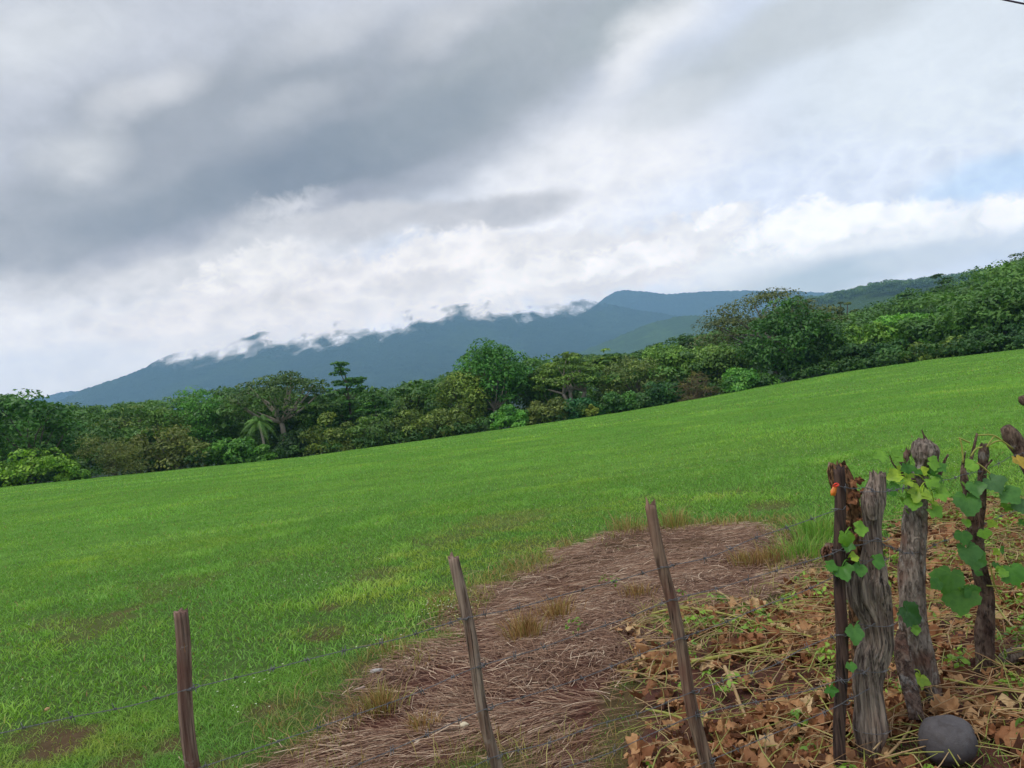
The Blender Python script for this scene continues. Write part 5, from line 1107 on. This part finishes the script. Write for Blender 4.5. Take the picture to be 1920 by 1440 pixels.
# ------------------------------------------------------------------ barbed wires
_rng = np.random.default_rng(61); BARBS = []
def barb_mesh(i):
    rng = np.random.default_rng(70 + i); mb = MB(); a = np.linspace(0, 4 * math.pi, 20)
    V, F = tube(np.stack([np.linspace(-0.004, 0.004, 20), np.cos(a) * 0.0034, np.sin(a) * 0.0034], -1), 0.0011, 4, cap=False); mb.add(V, F)
    for s in (-1, 1):
        p = np.array([s * 0.004, 0.003 * s, 0.0]); q = p + np.array([s * 0.004, s * 0.010, 0.012 * rng.choice([-1, 1])]); V, F = tube(np.array([p, (p + q) / 2, q]), [0.0013, 0.0012, 0.0004], 4); mb.add(V, F)
        q = p + np.array([-s * 0.003, -s * 0.012, 0.010 * rng.choice([-1, 1])]); V, F = tube(np.array([p, (p + q) / 2, q]), [0.0013, 0.0012, 0.0004], 4); mb.add(V, F)
    o = mb.build("barb", M_WIRE); me = o.data; bpy.data.objects.remove(o); return me
BARBS = [barb_mesh(i) for i in range(4)]
def barbed_wire(pts, label, sag=0.012):
    W = [P(x, y, d) for x, y, d in pts]; full = [W[0]]
    for a, b in zip(W[:-1], W[1:]):
        for u in (0.25, 0.5, 0.75): full.append(a + (b - a) * u - np.array([0, 0, 4 * u * (1 - u) * sag * np.linalg.norm(b - a) + 0.004 * _rng.normal()]))
        full.append(b)
    L = sum(np.linalg.norm(b - a) for a, b in zip(full[:-1], full[1:])); n = int(L / 0.0045); c = spline(full, n); t = unit(np.gradient(c, axis=0))
    r = root("barbed_wire", W[0], label, "barbed wire", "barbed wire strands of the fence"); s = np.linspace(0, L, n)
    u = unit(np.cross(t, [0, 0, 1])); v = np.cross(u, t)
    for k in (0, 1):
        a = s / 0.030 * 2 * math.pi + k * math.pi; V, F = tube(c + (np.cos(a) * 0.0013)[:, None] * u + (np.sin(a) * 0.0013)[:, None] * v, 0.00085, 5, cap=False); mb = MB(); mb.add(V, F); mb.build("wire_strand", M_WIRE, r, True)
    x = 0.04
    while x < L - 0.02:
        i = min(int(x / L * n), n - 1); o = bpy.data.objects.new("barb", BARBS[_rng.integers(4)]); COL.objects.link(o); o.parent = r
        M3 = Matrix(((t[i][0], u[i][0], v[i][0]), (t[i][1], u[i][1], v[i][1]), (t[i][2], u[i][2], v[i][2]))); o.matrix_local = Matrix.Translation(Vector(c[i] - W[0])) @ M3.to_4x4() @ Matrix.Scale(1.1, 4) @ Matrix.Rotation(_rng.random() * 6.28, 4, 'X')
        x += 0.105 + 0.02 * _rng.random()
d1, d2, d3, d4, d5 = 2.39, 2.655, 2.855, 2.925, D1 - 0.055
barbed_wire([(-140, 1404, 2.2), (358, 1291, d1), (870, 1160, d2), (1247, 1063, d3), (1571, 955, d4)], "highest barbed strand over the grass, reaching from the reddish post to the split post")
barbed_wire([(-60, 1560, 2.2), (374, 1440, d1), (896, 1250, d2), (1262, 1124, d3), (1573, 1032, d4), (1638, 1012, d5), (1712, 1037, D3 - 0.09), (1800, 1000, D4), (1960, 930, 3.95)], "second strand down, running on over the tallest living stump")
barbed_wire([(390, 1540, d1), (914, 1328, d2), (1278, 1196, d3), (1574, 1076, d4), (1634, 1049, d5), (1662, 1048, D1)], "third strand down, ending at the weathered stump")
barbed_wire([(500, 1610, d1), (930, 1418, d2), (1299, 1297, d3), (1577, 1190, d4), (1642, 1168, d5)], "fourth strand down, tied to the split post above the leaf litter")
barbed_wire([(960, 1470, d2), (1309, 1340, d3), (1579, 1275, d4), (1630, 1252, d5)], "fifth strand down, low over the leaf litter")
barbed_wire([(1060, 1530, d2), (1328, 1427, d3), (1580, 1318, d4), (1632, 1290, d5)], "lowest strand, just above the dead leaves")
barbed_wire([(1569, 910, d4), (1640, 921, d5), (1706, 914, D3 - 0.08), (1760, 902, D3 + 0.02), (1850, 880, D4), (1910, 852, 3.66), (2040, 800, 3.9)], "strand from the orange strip to the leaning trunk", 0.004)

# ------------------------------------------------------------------ orange strip and overhead cable
m, t, bs, out = mat("orange_plastic"); N = NT(t); N.l(N.mix(N.noise(N.obj(), 60, 3), lin(222, 104, 26), lin(240, 150, 60)), bs.inputs['Base Color']); rough(bs, 0.35, 0.5)
m2, t, bs, out = mat("red_plastic"); bs.inputs['Base Color'].default_value = (*lin(232, 62, 34), 1); rough(bs, 0.35, 0.5)
b = P(1568, 910, 2.90); tg = root("plastic_strip", b, "torn orange plastic strip knotted to the split post with red tape", "plastic strip")
G2 = [(1563, 911), (1570, 912), (1557, 921), (1568, 923), (1558, 929), (1566, 930)]
V = np.array([P(x, y, 2.895 - 0.004 * (i // 2)) for i, (x, y) in enumerate(G2)]); V = np.concatenate([V, V + np.array([0, 0.002, 0])])
Fq = [(0, 1, 3, 2), (2, 3, 5, 4), (6, 8, 9, 7), (8, 10, 11, 9), (0, 2, 8, 6), (2, 4, 10, 8), (1, 7, 9, 3), (3, 9, 11, 5), (4, 5, 11, 10)]; mesh("strip", V, np.array(Fq), m, tg)
V, F = tube(spline([P(1561, 913, 2.90), P(1566, 907, 2.885), P(1572, 908, 2.895), P(1570, 911, 2.885), P(1565, 912, 2.89)], 14), np.linspace(0.0025, 0.004, 14), 7); mesh("knot", V, F, m2, tg, None, True)
m, t, bs, out = mat("cable_rubber"); bs.inputs['Base Color'].default_value = (*lin(62, 34, 70), 1); rough(bs, 0.5, 0.3)
A, B = P(1800, -18, 12), P(2100, 46, 12.5); d = B - A; u = np.linspace(-9, 9, 90); pts = A + d * u[:, None]; pts[:, 2] += 0.010 * ((u * np.linalg.norm(d)) ** 2) * 0.25 - 0.0
V, F = tube(pts, 0.014, 8); o = mesh("power_cable", V - A, F, m, None, None, True); o.location = A; tag(o, "dark purple overhead cable crossing the top corner of the sky", "cable")
